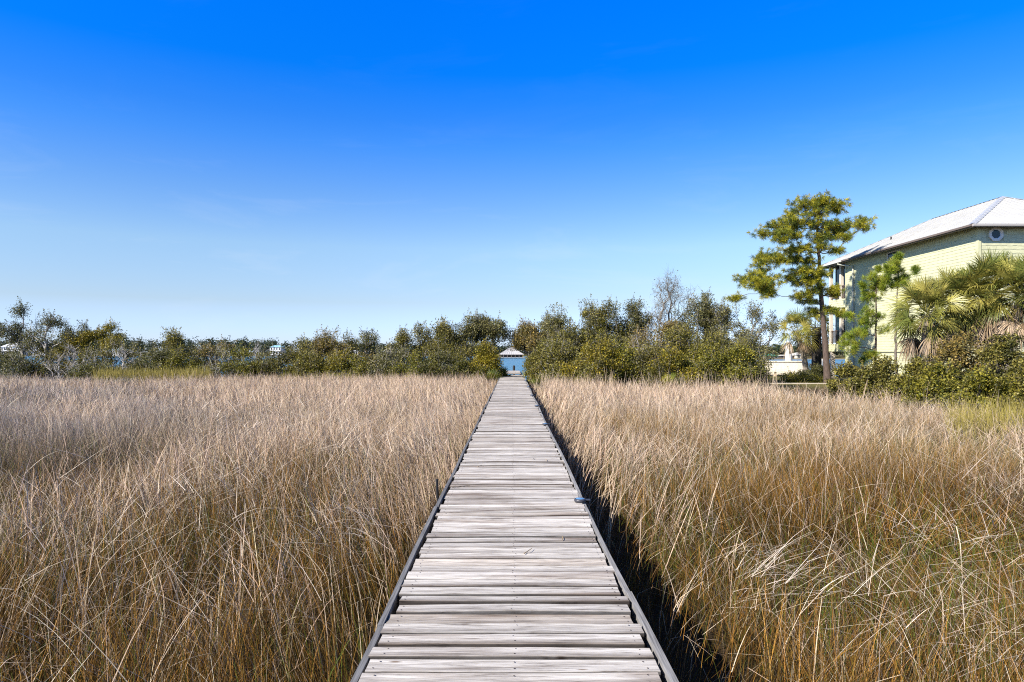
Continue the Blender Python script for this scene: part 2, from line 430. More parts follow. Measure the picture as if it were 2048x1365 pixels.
def planks(mb, y0, y1, xl, xr, ztop, rg, pitch=0.1454, nail=None):
    y = math.floor(y0 / pitch) * pitch
    NX, NY = 18, 8
    while y < y1:
        gap = rg.uniform(0.008, 0.018)
        a = xl + rg.uniform(-0.020, 0.022); c = xr + rg.uniform(-0.022, 0.020)
        ts = np.linspace(0, 1, NX); us = np.array([0, .045, .22, .42, .60, .80, .955, 1.0])
        xx = a + (c - a) * ts
        w0 = y + gap * .5 + 0.006 * (vnoise(xx * 2.2, np.full(NX, y * 7), 3) - .5) + rg.uniform(-.003, .003)
        w1 = y + pitch - gap * .5 + 0.006 * (vnoise(xx * 2.2, np.full(NX, y * 7 + 3.3), 4) - .5)
        yy = w0[None, :] + (w1 - w0)[None, :] * us[:, None]
        tilt = rg.normal(0, 0.006); cup = rg.uniform(0.000, 0.006) * (1 if rg.random() < .8 else -1)
        zz = ztop + rg.normal(0, 0.002) + tilt * (us[:, None] - .5) + cup * ((us[:, None] - .5) ** 2 * 4 - .5)
        zz = zz + 0.012 * (vnoise(xx * 1.3, np.full(NX, y * 5.1), 9) - .5)[None, :] - 0.004 * ((us[:, None] < .01) | (us[:, None] > .99))
        top = np.stack([np.broadcast_to(xx, (NY, NX)), yy, zz], -1)
        bot = top.copy(); bot[..., 2] = ztop - 0.038
        st = rg.random()
        bright = rg.uniform(0.80, 1.05)
        tint = np.array([.98, 0.945, 0.89]) * bright
        if rg.random() < .15: tint = np.array([.95, .88, .79]) * bright * .9
        stain = np.zeros((NY, NX))
        if st < .72:
            amp = rg.uniform(.45, 1.1) if st < .34 else rg.uniform(.05, .35)
            stain = amp * sstep(rg.uniform(.35, .75), -0.05, us)[:, None] * (0.55 + .75 * vnoise(xx * 1.1 + 40, np.full(NX, y * 9), 6))[None, :]
        stain = np.clip(stain, 0, 1)[..., None]
        ctop = tint * (1 - stain) + np.array([0.30, 0.245, 0.20]) * stain
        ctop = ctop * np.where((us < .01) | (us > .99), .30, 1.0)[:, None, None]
        V = np.concatenate([top.reshape(-1, 3), bot.reshape(-1, 3)])
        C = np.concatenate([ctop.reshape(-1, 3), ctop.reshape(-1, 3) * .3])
        i = np.arange(NX * NY).reshape(NY, NX)
        ft = np.stack([i[:-1, :-1], i[:-1, 1:], i[1:, 1:], i[1:, :-1]], -1).reshape(-1, 4)
        o = NX * NY
        front = np.stack([i[0, :-1] + o, i[0, 1:] + o, i[0, 1:], i[0, :-1]], -1)
        back = np.stack([i[-1, 1:] + o, i[-1, :-1] + o, i[-1, :-1], i[-1, 1:]], -1)
        le = np.stack([i[1:, 0] + o, i[:-1, 0] + o, i[:-1, 0], i[1:, 0]], -1)
        ri = np.stack([i[:-1, -1] + o, i[1:, -1] + o, i[1:, -1], i[:-1, -1]], -1)
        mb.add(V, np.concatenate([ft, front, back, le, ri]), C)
        if nail is not None and y < 30:
            for nxp in (xl + .05, 0.012, xr - .05):
                for u in (.27, .73):
                    jx = nxp + rg.normal(0, .008); k = int(np.clip((jx - a) / (c - a) * (NX - 1), 0, NX - 1)); q = int(round(u * (NY - 1)))
                    zc = max(zz[q, k], zz[min(q + 1, NY - 1), k], zz[q, min(k + 1, NX - 1)]) + 0.0022
                    ang = np.arange(6) / 6 * 2 * np.pi; rr = rg.uniform(.0035, .0055)
                    nail.add(np.stack([jx + rr * np.cos(ang), y + pitch * u + rr * np.sin(ang), np.full(6, zc)], -1), [tuple(range(6))])
        y += pitch
rg = np.random.default_rng(11)
bw = thing('boardwalk', 'long straight weathered grey timber boardwalk crossing the dry marsh', 'boardwalk', (0, 0, 0))
mb = MB(); nl = MB()
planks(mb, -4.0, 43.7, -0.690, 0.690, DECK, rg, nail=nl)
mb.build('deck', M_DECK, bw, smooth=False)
nl.build('nail_heads', M_NAIL, bw)
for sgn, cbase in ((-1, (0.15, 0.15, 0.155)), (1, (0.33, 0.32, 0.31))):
    mb = MB(); y = -4.0
    while y < 43.8:
        L = min(rg.uniform(2.2, 3.7), 43.8 - y + .01)
        n = max(3, int(L / 0.25)); t = np.linspace(0, 1, n)
        yy = y + .004 + (L - .008) * t
        wob = 0.030 * (vnoise(yy * .55, np.full(n, 3.0 + sgn), 8) - .5) + rg.normal(0, .003)
        zt = DECK + 0.005 + 0.022 * (vnoise(yy * .7, np.full(n, 8.0 + sgn), 9) - .5) + rg.normal(0, .003)
        xi = sgn * (0.708 + wob); xo = sgn * (0.741 + wob)
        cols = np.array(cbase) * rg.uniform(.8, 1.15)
        A = np.stack([xi, yy, zt], -1); B = np.stack([xo, yy, zt - .003], -1)
        Cc = np.stack([xo, yy, zt - .17], -1); D = np.stack([xi, yy, zt - .17], -1)
        V = np.concatenate([A, B, Cc, D]); k = np.arange(n - 1)
        f = []
        for p, q in ((0, 1), (1, 2), (2, 3), (3, 0)):
            f.append(np.stack([p * n + k, p * n + k + 1, q * n + k + 1, q * n + k], -1))
        ff = np.concatenate(f + [np.array([[0, n, 2 * n, 3 * n], [n - 1, 4 * n - 1, 3 * n - 1, 2 * n - 1]])])
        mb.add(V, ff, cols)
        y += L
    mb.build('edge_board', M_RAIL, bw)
for sgn in (-1, 1):
    y = 1.4
    while y < 43.5:
        mb = MB(); xc = sgn * 0.80
        top = DECK - .24 + rg.uniform(-.03, .03)
        mb.path([(xc, y, -.2), (xc + rg.normal(0, .01), y, top * .5), (xc + rg.normal(0, .012), y, top)], [.045, .044, .043], (0.26, 0.25, 0.24), 8)
        mb.build('post', M_RAIL, bw)
        y += 2.44
mb = MB()
for x in (-.55, 0, .55): mb.box(x - .02, x + .02, -4, 43.7, DECK - .19, DECK - .041, (.22, .2, .18))
mb.build('joist', M_RAIL, bw)

# lower landing beyond the end of the boardwalk
pl = thing('pier', 'short brown timber pier stepping down to the water past the boardwalk end', 'pier', (0, 44, 0))
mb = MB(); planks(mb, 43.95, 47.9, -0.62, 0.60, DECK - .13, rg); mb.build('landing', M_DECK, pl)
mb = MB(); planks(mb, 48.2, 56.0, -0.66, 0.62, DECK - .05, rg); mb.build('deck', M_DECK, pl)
for sgn in (-1, 1):
    for y in (45, 48, 51, 54.5):
        mb = MB(); mb.path([(sgn * .68, y, -3.2), (sgn * .68, y, DECK - .1)], [.07, .07], (.15, .13, .11), 8); mb.build('post', M_RAIL, pl)
mb = MB(); mb.path([(0.16, 57.0, -3.6), (0.16, 57.0, 1.02), (0.16, 57.0, 1.06)], [.10, .10, .06], (.05, .045, .04), 10)
tag(mb.build('piling', M_RAIL), 'dark round timber piling standing in the water past the pier', 'piling')

# round solar lights along the right edge of the boardwalk
M_LENS, nt, b = new_mat('blue_light_lens'); b.inputs['Base Color'].default_value = (0.10, 0.24, 0.45, 1); b.inputs['Roughness'].default_value = 0.15
M_LIGHTBODY = plain('light_body', (0.05, 0.05, 0.06), 0.4, 0.5)
ords = ['nearest round solar light with blue lens on the right edge of the boardwalk', 'second nearest solar light, dark and low, on the boardwalk right edge',
        'third solar light along the right edge of the boardwalk', 'fourth solar light along the right edge of the boardwalk',
        'fifth solar light along the right edge of the boardwalk', 'sixth solar light on the right edge, second from the far end',
        'farthest solar light on the right edge by the boardwalk end']
for i, Yl in enumerate((6.78, 13.9, 18.6, 23.0, 28.6, 34.7, 40.2)):
    x = 0.690
    t = thing('deck_light', ords[i], 'light', (x, Yl, DECK), 'round lights on the boardwalk edge')
    def lathe(mb, prof, cx, cy, cz, n=20, col=(1, 1, 1)):
        a = np.arange(n) / n * 2 * np.pi
        V = np.concatenate([np.stack([cx + r * np.cos(a), cy + r * np.sin(a), np.full(n, cz + z)], -1) for r, z in prof])
        k = np.arange(n); kn = (k + 1) % n
        f = np.concatenate([np.stack([j * n + k, j * n + kn, (j + 1) * n + kn, (j + 1) * n + k], -1) for j in range(len(prof) - 1)])
        mb.add(V, f, col)
    mb = MB(); lathe(mb, [(0.0, .006), (.050, .008), (.058, .018), (.058, .036), (.050, .043), (.044, .043), (.044, .040), (0, .040)], x - .015, Yl, DECK); mb.build('housing', M_LIGHTBODY, t, smooth=True)
    mb = MB(); lathe(mb, [(.043, .041), (.030, .048), (0.0, .050)], x - .015, Yl, DECK); mb.build('lens', M_LENS, t, smooth=True)
    mb = MB(); mb.box(x + .035, x + .085, Yl - .016, Yl + .016, DECK + .026, DECK + .036); mb.build('bracket', M_LIGHTBODY, t)
# stake and straws
mb = MB(); mb.path([(-0.80, 7.5, -.1), (-0.815, 7.5, .55), (-0.825, 7.5, .80)], [.016, .015, .014], (.02, .02, .022), 8)
tag(mb.build('stake', M_TWIG), 'black stake beside the left edge of the boardwalk', 'stake')
straw = [('bent tan straw lying mid deck on the near planks', 0.12, 5.10, .16, 1.15), ('thin upright tan straw on the right half of the near planks', 0.40, 5.45, .12, 1.5),
         ('dark twig lying at the left edge by the black stake', -0.56, 7.55, .22, .55), ('short tan straw lying on the left half of deck, eight metres out', -.42, 8.9, .14, 1.2),
         ('pale straw near the deck middle, farther out than the dark twig', .30, 9.5, .13, 1.4), ('tiny tan straw at the right of the mid deck', .47, 9.4, .15, 1.62)]
for lab, x, y, L, a in straw:
    mb = MB(); c = np.array([x, y, DECK + .013]); d = np.array([math.cos(a), math.sin(a), 0]) * L
    mb.path([c - d * .5, c + np.array([.004, .004, .001]), c + d * .5], [.0034, .003, .002], (.42, .30, .16) if 'dark' not in lab else (.10, .08, .06), 5)
    tag(mb.build('straw', M_GRASS), lab, 'straw', 'straws dropped on the deck')

# ------------------------------------------------------------------ grass
ZT_PX = [-900, 200, 420, 1000, 1060, 1300, 1500, 1650, 1750, 1850, 1950, 2048, 2300, 2800, 4500]
ZT_Z = [41.5, 41.5, 41, 41, 36, 31.5, 30, 29.5, 25.5, 21, 18, 16.3, 15.5, 20, 30]
def in_field(x, y):
    px = 1024 + F * x / np.maximum(y, .5)
    zmax = np.interp(px, ZT_PX, ZT_Z) + 2.0 * (vnoise(x * .8, y * .8, 21) - .5)
    return (y < zmax) & (np.abs(x) > 0.80)
def scatter(dens, y0, y1, rg, margin=1.55):
    """random points in the viewed wedge between two distances"""
    half = 0.76 * margin
    A = half * (y1 ** 2 - y0 ** 2) + 2 * 1.0 * (y1 - y0)
    n = int(A * dens)
    y = np.sqrt(rg.uniform(y0 ** 2, y1 ** 2, n))
    x = rg.uniform(-1, 1, n) * (half * y + 1.0)
    k = in_field(x, y)
    return x[k], y[k]
def blades(mb, x, y, z0, h, w, az, lean, curve, cb, cm, ct, S, rg, kink=None, tip0=.55):
    """ribbon blades: cb/cm/ct colours at base/mid/tip"""
    n = len(x)
    if n == 0: return
    t = np.linspace(0, 1, S + 1)[None, :]
    dx, dy = np.cos(az)[:, None], np.sin(az)[:, None]
    ang = lean[:, None] + curve[:, None] * t ** 1.5
    if kink is not None:
        ang = ang + kink[:, None] * (t > 0.55)
    ang = np.clip(ang, 0, 2.1)
    seg = h[:, None] / S
    am = (ang[:, 1:] + ang[:, :-1]) * .5
    hz = np.concatenate([np.zeros((n, 1)), np.cumsum(np.sin(am) * seg, 1)], 1)
    vz = np.concatenate([np.zeros((n, 1)), np.cumsum(np.cos(am) * seg, 1)], 1)
    P = np.stack([x[:, None] + dx * hz, y[:, None] + dy * hz, np.maximum(z0[:, None] + vz, 0.02)], -1)
    sa = rg.uniform(0, 2 * np.pi, n)
    side = np.stack([np.cos(sa), np.sin(sa), np.zeros(n)], -1)[:, None, :]
    ww = (w[:, None] * (1 - .82 * t ** 1.6) * .5)[..., None]
    V = np.stack([P - side * ww, P + side * ww], 2).reshape(n, -1, 3)        # (n, 2(S+1), 3)
    tt = t[0]
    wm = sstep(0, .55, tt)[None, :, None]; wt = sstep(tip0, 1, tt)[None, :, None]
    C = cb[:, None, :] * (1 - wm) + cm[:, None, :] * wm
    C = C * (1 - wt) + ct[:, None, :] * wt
    C = np.repeat(C, 2, 1)
    k = np.arange(S)
    f = np.stack([2 * k, 2 * k + 1, 2 * k + 3, 2 * k + 2], -1)
    ff = (f[None] + (np.arange(n) * 2 * (S + 1))[:, None, None]).reshape(-1, 4)
    mb.add(V.reshape(-1, 3), ff, np.clip(C.reshape(-1, 3), 0, 1))
def cvar(base, n, rg, s=.18, hs=.05):
    c = np.repeat(np.asarray(base, float)[None, :], n, 0) if np.ndim(base) == 1 else np.asarray(base, float)
    return c * (1 + rg.normal(0, s, (n, 1))).clip(.35, 1.9) * (1 + rg.normal(0, hs, (n, 3)))

rg = np.random.default_rng(31)
def reediness(x, y):
    """0 = needlerush, 1 = broad tan reeds; reeds stand along the boardwalk and in the far middle"""
    px = 1024 + F * x / y
    near_bw = np.where(x < 0, 1 - sstep(1.0, 3.2 + .06 * y, -x), 1 - sstep(.9, 2.4, x)) * sstep(5, 9, y)
    farl = sstep(16, 24, y) * sstep(330, 480, px) * (px < 1024)
    farr = sstep(18, 26, y) * (1 - sstep(1450, 1600, px)) * (px > 1024)
    patch = sstep(.60, .75, vnoise(x * .45 + 9, y * .45, 14)) * (y > 4)
    return np.clip(np.maximum.reduce([near_bw, farl, farr, patch * .75]), 0, 1)
def shade_strip(x, y):
    return (x > 0) & (x < 1.45 + .35 * (vnoise(y * 1.1, y * 0, 16) - .5))

# needlerush
mb = MB()
for (y0, y1, dens, w, S) in ((2.2, 6, 1500, .0033, 5), (6, 11, 950, .0043, 5), (11, 20, 480, .0062, 3), (20, 43, 230, .0125, 3)):
    x, y = scatter(dens, y0, y1, rg)
    rd = reediness(x, y)
    keep = rg.random(len(x)) > rd * .85
    keep &= ~(shade_strip(x, y) & (rg.random(len(x)) < .80))
    clump = vnoise(x * 1.6, y * 1.6, 17)
    keep &= rg.random(len(x)) < np.clip(1.9 * clump * (.45 + .9 * vnoise(x * 4.5, y * 4.5, 37)), .12, 1)
    x, y = x[keep], y[keep]; n = len(x)
    px = 1024 + F * x / y
    hum = vnoise(x * .5, y * .5, 18)
    h = ((.66 + .30 * hum + rg.normal(0, .10, n)) * np.where(rg.random(n) < .5, rg.uniform(.4, .95, n), 1)).clip(.25, 1.15)
    edge = np.minimum(np.abs(x) - .8, 1.0)
    h *= .80 + .20 * edge.clip(0, 1)
    az = rg.uniform(0, 2 * np.pi, n)
    swirl = vnoise(x * .42, y * .42, 51) * 9.0
    wind = rg.random(n) < .6
    az = np.where(wind, swirl + rg.normal(0, .7, n), az)
    nd = np.abs(x) < 1.6
    az = np.where(nd, np.where(x < 0, np.pi, 0) + rg.normal(0, 1.0, n), az)
    lean = np.abs(rg.normal(.10, .20, n)) + .32 * vnoise(x * .7, y * .7, 52) * wind; curve = np.abs(rg.normal(.15, .30, n)); curve = np.where(rg.random(n) < .22, np.abs(rg.normal(1.0, .45, n)), curve)
    flat = sstep(.60, .74, vnoise(x * .33, y * .33, 71)) * (np.abs(x) > 1.7); lean = lean + flat * rg.uniform(.25, 1.1, n)
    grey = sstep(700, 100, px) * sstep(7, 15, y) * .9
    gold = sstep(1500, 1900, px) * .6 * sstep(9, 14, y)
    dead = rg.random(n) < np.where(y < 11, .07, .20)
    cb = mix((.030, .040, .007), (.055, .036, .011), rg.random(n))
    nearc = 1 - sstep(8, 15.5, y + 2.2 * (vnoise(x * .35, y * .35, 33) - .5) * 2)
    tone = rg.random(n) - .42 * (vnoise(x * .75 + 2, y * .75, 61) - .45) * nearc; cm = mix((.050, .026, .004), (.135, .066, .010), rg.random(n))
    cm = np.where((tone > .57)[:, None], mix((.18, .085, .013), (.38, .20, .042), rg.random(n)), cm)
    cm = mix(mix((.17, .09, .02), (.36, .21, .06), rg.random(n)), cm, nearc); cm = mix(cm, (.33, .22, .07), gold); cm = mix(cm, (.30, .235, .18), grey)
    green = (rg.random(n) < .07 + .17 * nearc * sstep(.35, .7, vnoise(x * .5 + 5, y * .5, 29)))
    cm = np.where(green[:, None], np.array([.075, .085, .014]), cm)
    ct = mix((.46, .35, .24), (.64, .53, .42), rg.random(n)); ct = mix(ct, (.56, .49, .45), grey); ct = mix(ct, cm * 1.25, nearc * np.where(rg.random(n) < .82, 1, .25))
    cm = np.where(dead[:, None], np.array([.46, .36, .25]), cm); ct = np.where(dead[:, None], np.array([.62, .54, .44]), ct)
    v = cvar(np.ones(3), n, rg, .36, .04)
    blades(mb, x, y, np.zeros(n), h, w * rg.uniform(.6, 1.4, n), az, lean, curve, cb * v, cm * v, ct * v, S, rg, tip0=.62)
kind(mb.build('marsh_grass', M_GRASS), 'stuff', 'thin brown and grey needlerush covering the marsh', 'grass')

# broad tan reeds
mb = MB()
for (y0, y1, dens, w, S) in ((2.4, 6, 80, .0068, 6), (6, 11, 270, .0075, 5), (11, 20, 360, .0092, 4), (20, 43, 190, .0165, 4)):
    x, y = scatter(dens, y0, y1, rg)
    rd = reediness(x, y)
    keep = rg.random(len(x)) < (.05 + .95 * rd)
    keep &= ~(shade_strip(x, y) & (rg.random(len(x)) < .72))
    x, y = x[keep], y[keep]; n = len(x)
    px = 1024 + F * x / y
    h = (.74 + .22 * vnoise(x * .6, y * .6, 24) + rg.normal(0, .15, n)).clip(.25, 1.5)
    near = np.abs(x) < 1.3
    h = np.where(near, np.minimum(h, .72), h)
    az = np.where(rg.random(n) < .3, rg.normal(2.7, .8, n), rg.uniform(0, 2 * np.pi, n))
    nd = np.abs(x) < 1.9
    az = np.where(nd, np.where(x < 0, np.pi, 0) + rg.normal(0, .9, n), az)
    lean = np.abs(rg.normal(.16, .28, n)); curve = np.abs(rg.normal(.25, .55, n))
    kink = np.where(rg.random(n) < .42, rg.uniform(.6, 1.7, n), 0)
    cm = mix((.46, .34, .22), (.66, .51, .38), rg.random(n))
    br = rg.random(n) < .12
    cm = np.where(br[:, None], np.array([.24, .15, .075]), cm)
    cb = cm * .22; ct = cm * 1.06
    v = cvar(np.ones(3), n, rg, .16, .03)
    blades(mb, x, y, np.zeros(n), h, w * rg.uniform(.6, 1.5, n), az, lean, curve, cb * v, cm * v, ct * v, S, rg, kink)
for (pa, pb, ya, yb, n, hm) in ((1065, 1560, 29.5, 33.5, 620, 1.15), (420, 1000, 38.5, 41.3, 420, .98), (20, 420, 38, 41, 160, .95), (1650, 2030, 15.5, 26, 120, 1.0)):
    px = rg.uniform(pa, pb, n); y = rg.uniform(ya, yb, n) if pa < 1600 else np.interp(px, ZT_PX, ZT_Z) - rg.uniform(0, 1.5, n); x = px2x(px, y)
    c = mix((.36, .27, .17), (.62, .49, .36), rg.random(n)) * np.where(rg.random(n) < .25, .45, 1)[:, None]
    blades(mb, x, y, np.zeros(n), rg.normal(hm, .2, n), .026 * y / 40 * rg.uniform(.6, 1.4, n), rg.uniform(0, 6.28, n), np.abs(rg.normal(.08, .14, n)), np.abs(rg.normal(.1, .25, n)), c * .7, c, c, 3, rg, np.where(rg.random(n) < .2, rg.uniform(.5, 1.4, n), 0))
kind(mb.build('reed_bed', M_GRASS), 'stuff', 'dry tan reeds with broad bent leaves beside the boardwalk', 'reeds')

# fallen stems lying on and through the grass
mb = MB()
for (y0, y1, dens, w) in ((2.4, 9, 34, .0036), (9, 20, 26, .007), (20, 42, 6.0, .013)):
    x, y = scatter(dens, y0, y1, rg)
    pt = sstep(.45, .70, vnoise(x * .45 + 9, y * .45, 14)) + .22 + .6 * reediness(x, y)
    keep = rg.random(len(x)) < pt
    x, y = x[keep], y[keep]
    k2 = (np.abs(x) > 1.25); x, y = x[k2], y[k2]; n = len(x)
    L = rg.uniform(.25, .8, n); az = rg.uniform(0, 2 * np.pi, n)
    az = np.where(np.abs(x) < 2.3, np.where(x < 0, np.pi, 0) + rg.normal(0, .7, n), az)
    lean = rg.uniform(.75, 1.6, n)
    z0 = rg.uniform(.12, .66, n) * np.where(x > 0, sstep(1.0, 2.2, np.abs(x)) * .8 + .2, 1)
    cm = mix((.50, .40, .29), (.74, .64, .52), rg.random(n)); v = cvar(np.ones(3), n, rg, .12, .02)
    blades(mb, x, y, z0, L, w * rg.uniform(.6, 1.5, n), az, lean * .8, np.abs(rg.normal(.3, .5, n)), cm * v, cm * v, cm * v, 5, rg)
for (cx, cy, rr, n) in ((-3.7, 8.5, 1.1, 260), (-4.9, 15.0, 2.0, 420), (-2.3, 11.5, 1.3, 260), (-1.5, 6.2, .5, 90), (2.0, 5.2, .45, 110), (3.0, 4.3, .8, 150), (-7.5, 20, 2.5, 300), (4.3, 6.3, .7, 80), (-3.0, 5.6, 1.0, 120)):
    a = rg.uniform(0, 6.28, n); r_ = rr * np.sqrt(rg.random(n)); x = cx + r_ * np.cos(a); y = cy + 1.3 * r_ * np.sin(a)
    k2 = np.abs(x) > 1.0; x, y = x[k2], y[k2]; n = len(x)
    cm = mix((.54, .44, .33), (.78, .68, .57), rg.random(n)); v = cvar(np.ones(3), n, rg, .12, .02)
    az = np.where(np.abs(x) < 2.2, np.where(x < 0, np.pi, 0) + rg.normal(0, .8, n), rg.uniform(0, 6.28, n))
    blades(mb, x, y, rg.uniform(.35, .74, n) * (1 if cx < 0 else .85), rg.uniform(.2, .6, n), .0005 * cy * rg.uniform(.6, 1.6, n) + .0016, az, rg.uniform(.7, 1.5, n), np.abs(rg.normal(.45, .6, n)), cm * v, cm * v, cm * v, 4, rg)
kind(mb.build('fallen_stems', M_GRASS), 'stuff', 'pale broken reed stems lying tangled over the grass', 'reed litter')

# fresh green shoots low in the near grass
mb = MB()
for (y0, y1, dens, w, S) in ((2.4, 7, 120, .0050, 4), (7, 14, 40, .008, 3)):
    x, y = scatter(dens, y0, y1, rg)
    keep = rg.random(len(x)) < sstep(.4, .7, vnoise(x * .7 + 3, y * .7, 27)) * ~shade_strip(x, y)
    x, y = x[keep], y[keep]; n = len(x)
    c = mix((.05, .085, .010), (.13, .15, .022), rg.random(n))
    blades(mb, x, y, np.zeros(n), rg.uniform(.3, .75, n), w * rg.uniform(.7, 1.3, n), rg.uniform(0, 6.28, n), np.abs(rg.normal(.1, .1, n)), np.abs(rg.normal(.2, .3, n)), c * .7, c, c * 1.2, S, rg)
# yellow-green reeds at the back on the left, and along the back edge
for (pa, pb, ya, yb, n, hh) in ((190, 420, 37.5, 41.8, 5200, 1.15), (560, 800, 39.5, 41.5, 1500, .9), (800, 1000, 39.8, 41.5, 900, .8), (1900, 2120, 14.8, 17.5, 1500, .95)):
    y = rg.uniform(ya, yb, n); x = px2x(rg.uniform(pa, pb, n), y)
    c = mix((.20, .17, .035), (.36, .29, .085), rg.random(n))
    blades(mb, x, y, np.zeros(n), rg.normal(hh, .14, n), .022 * rg.uniform(.6, 1.3, n) * (np.mean(y) / 40 + .1), rg.uniform(0, 6.28, n), np.abs(rg.normal(.08, .1, n)), np.abs(rg.normal(.1, .25, n)), c * .6, c, c * 1.25, 3, rg)
kind(mb.build('green_grass', M_GRASS), 'stuff', 'fresh green and yellow grass shoots among the dry stems', 'grass')

# ------------------------------------------------------------------ woody plants
BARK_PALE = (.42, .39, .35); BARK_GREY = (.24, .22, .19); BARK_DARK = (.10, .085, .07)
PAL = {
 'olive':  ((0.197, 0.178, 0.032), (0.325, 0.275, 0.062), (0.070, 0.073, 0.017)),
 'grey':   ((0.197, 0.186, 0.063), (0.319, 0.289, 0.114), (0.093, 0.095, 0.034)),
 'dark':   ((0.093, 0.099, 0.027), (0.191, 0.178, 0.052), (0.046, 0.052, 0.015)),
 'gold':   ((0.284, 0.232, 0.017), (0.406, 0.313, 0.032), (0.122, 0.119, 0.015)),
 'bright': ((0.232, 0.216, 0.023), (0.360, 0.308, 0.040), (0.081, 0.095, 0.017)),
 'brown':  ((0.255, 0.184, 0.048), (0.360, 0.259, 0.071), (0.110, 0.095, 0.027)),
 'bare':   ((.13, .115, .07), (.16, .14, .085), (.09, .085, .055)),
 'rust':   ((0.186, 0.124, 0.067), (0.232, 0.151, 0.081), (0.128, 0.097, 0.052)),
}
def skeleton(base, clumps, rg, hfork, wob, stems):
    """connects clump points to the base; returns node positions, parents"""
    P = []; par = []; PL = []
    for s in range(stems):
        a = rg.uniform(0, 6.28); r = 0 if stems == 1 else rg.uniform(.1, .35)
        b0 = np.array(base) + np.array([math.cos(a) * r, math.sin(a) * r, 0]) * .6
        p = b0.copy(); P.append(p.copy()); par.append(-1 if s == 0 else 0); PL.append(0.)
        nseg = 4
        for k in range(nseg):
            p = p + np.array([rg.normal(0, wob) + math.cos(a) * wob * 1.2 * (stems > 1), rg.normal(0, wob) + math.sin(a) * wob * (stems > 1), hfork / nseg])
            P.append(p.copy()); par.append(len(P) - 2); PL.append(PL[-1] + hfork / nseg)
    order = np.argsort(np.linalg.norm(clumps - np.array(base), axis=1))
    ends = np.zeros(len(clumps), int)
    for ci in order:
        c = clumps[ci]; A = np.array(P)
        d = np.linalg.norm(A - c, axis=1) + np.maximum(0, A[:, 2] - c[2]) * .9 + np.array(PL) * .62
        d[:1] += 1.0
        j = int(np.argmin(d)); q = A[j]
        L = np.linalg.norm(c - q)
        ns = 1 if L < .35 else (2 if L < 1.0 else 3)
        prev = j
        for k in range(1, ns + 1):
            t = k / ns
            pt = q + (c - q) * t
            if k < ns: pt = pt + rg.normal(0, .075 * L, 3) + np.array([0, 0, .07 * L * math.sin(math.pi * t)])
            P.append(pt); par.append(prev); PL.append(PL[j] + L * t); prev = len(P) - 1
        ends[ci] = prev
    return np.array(P), np.array(par), ends
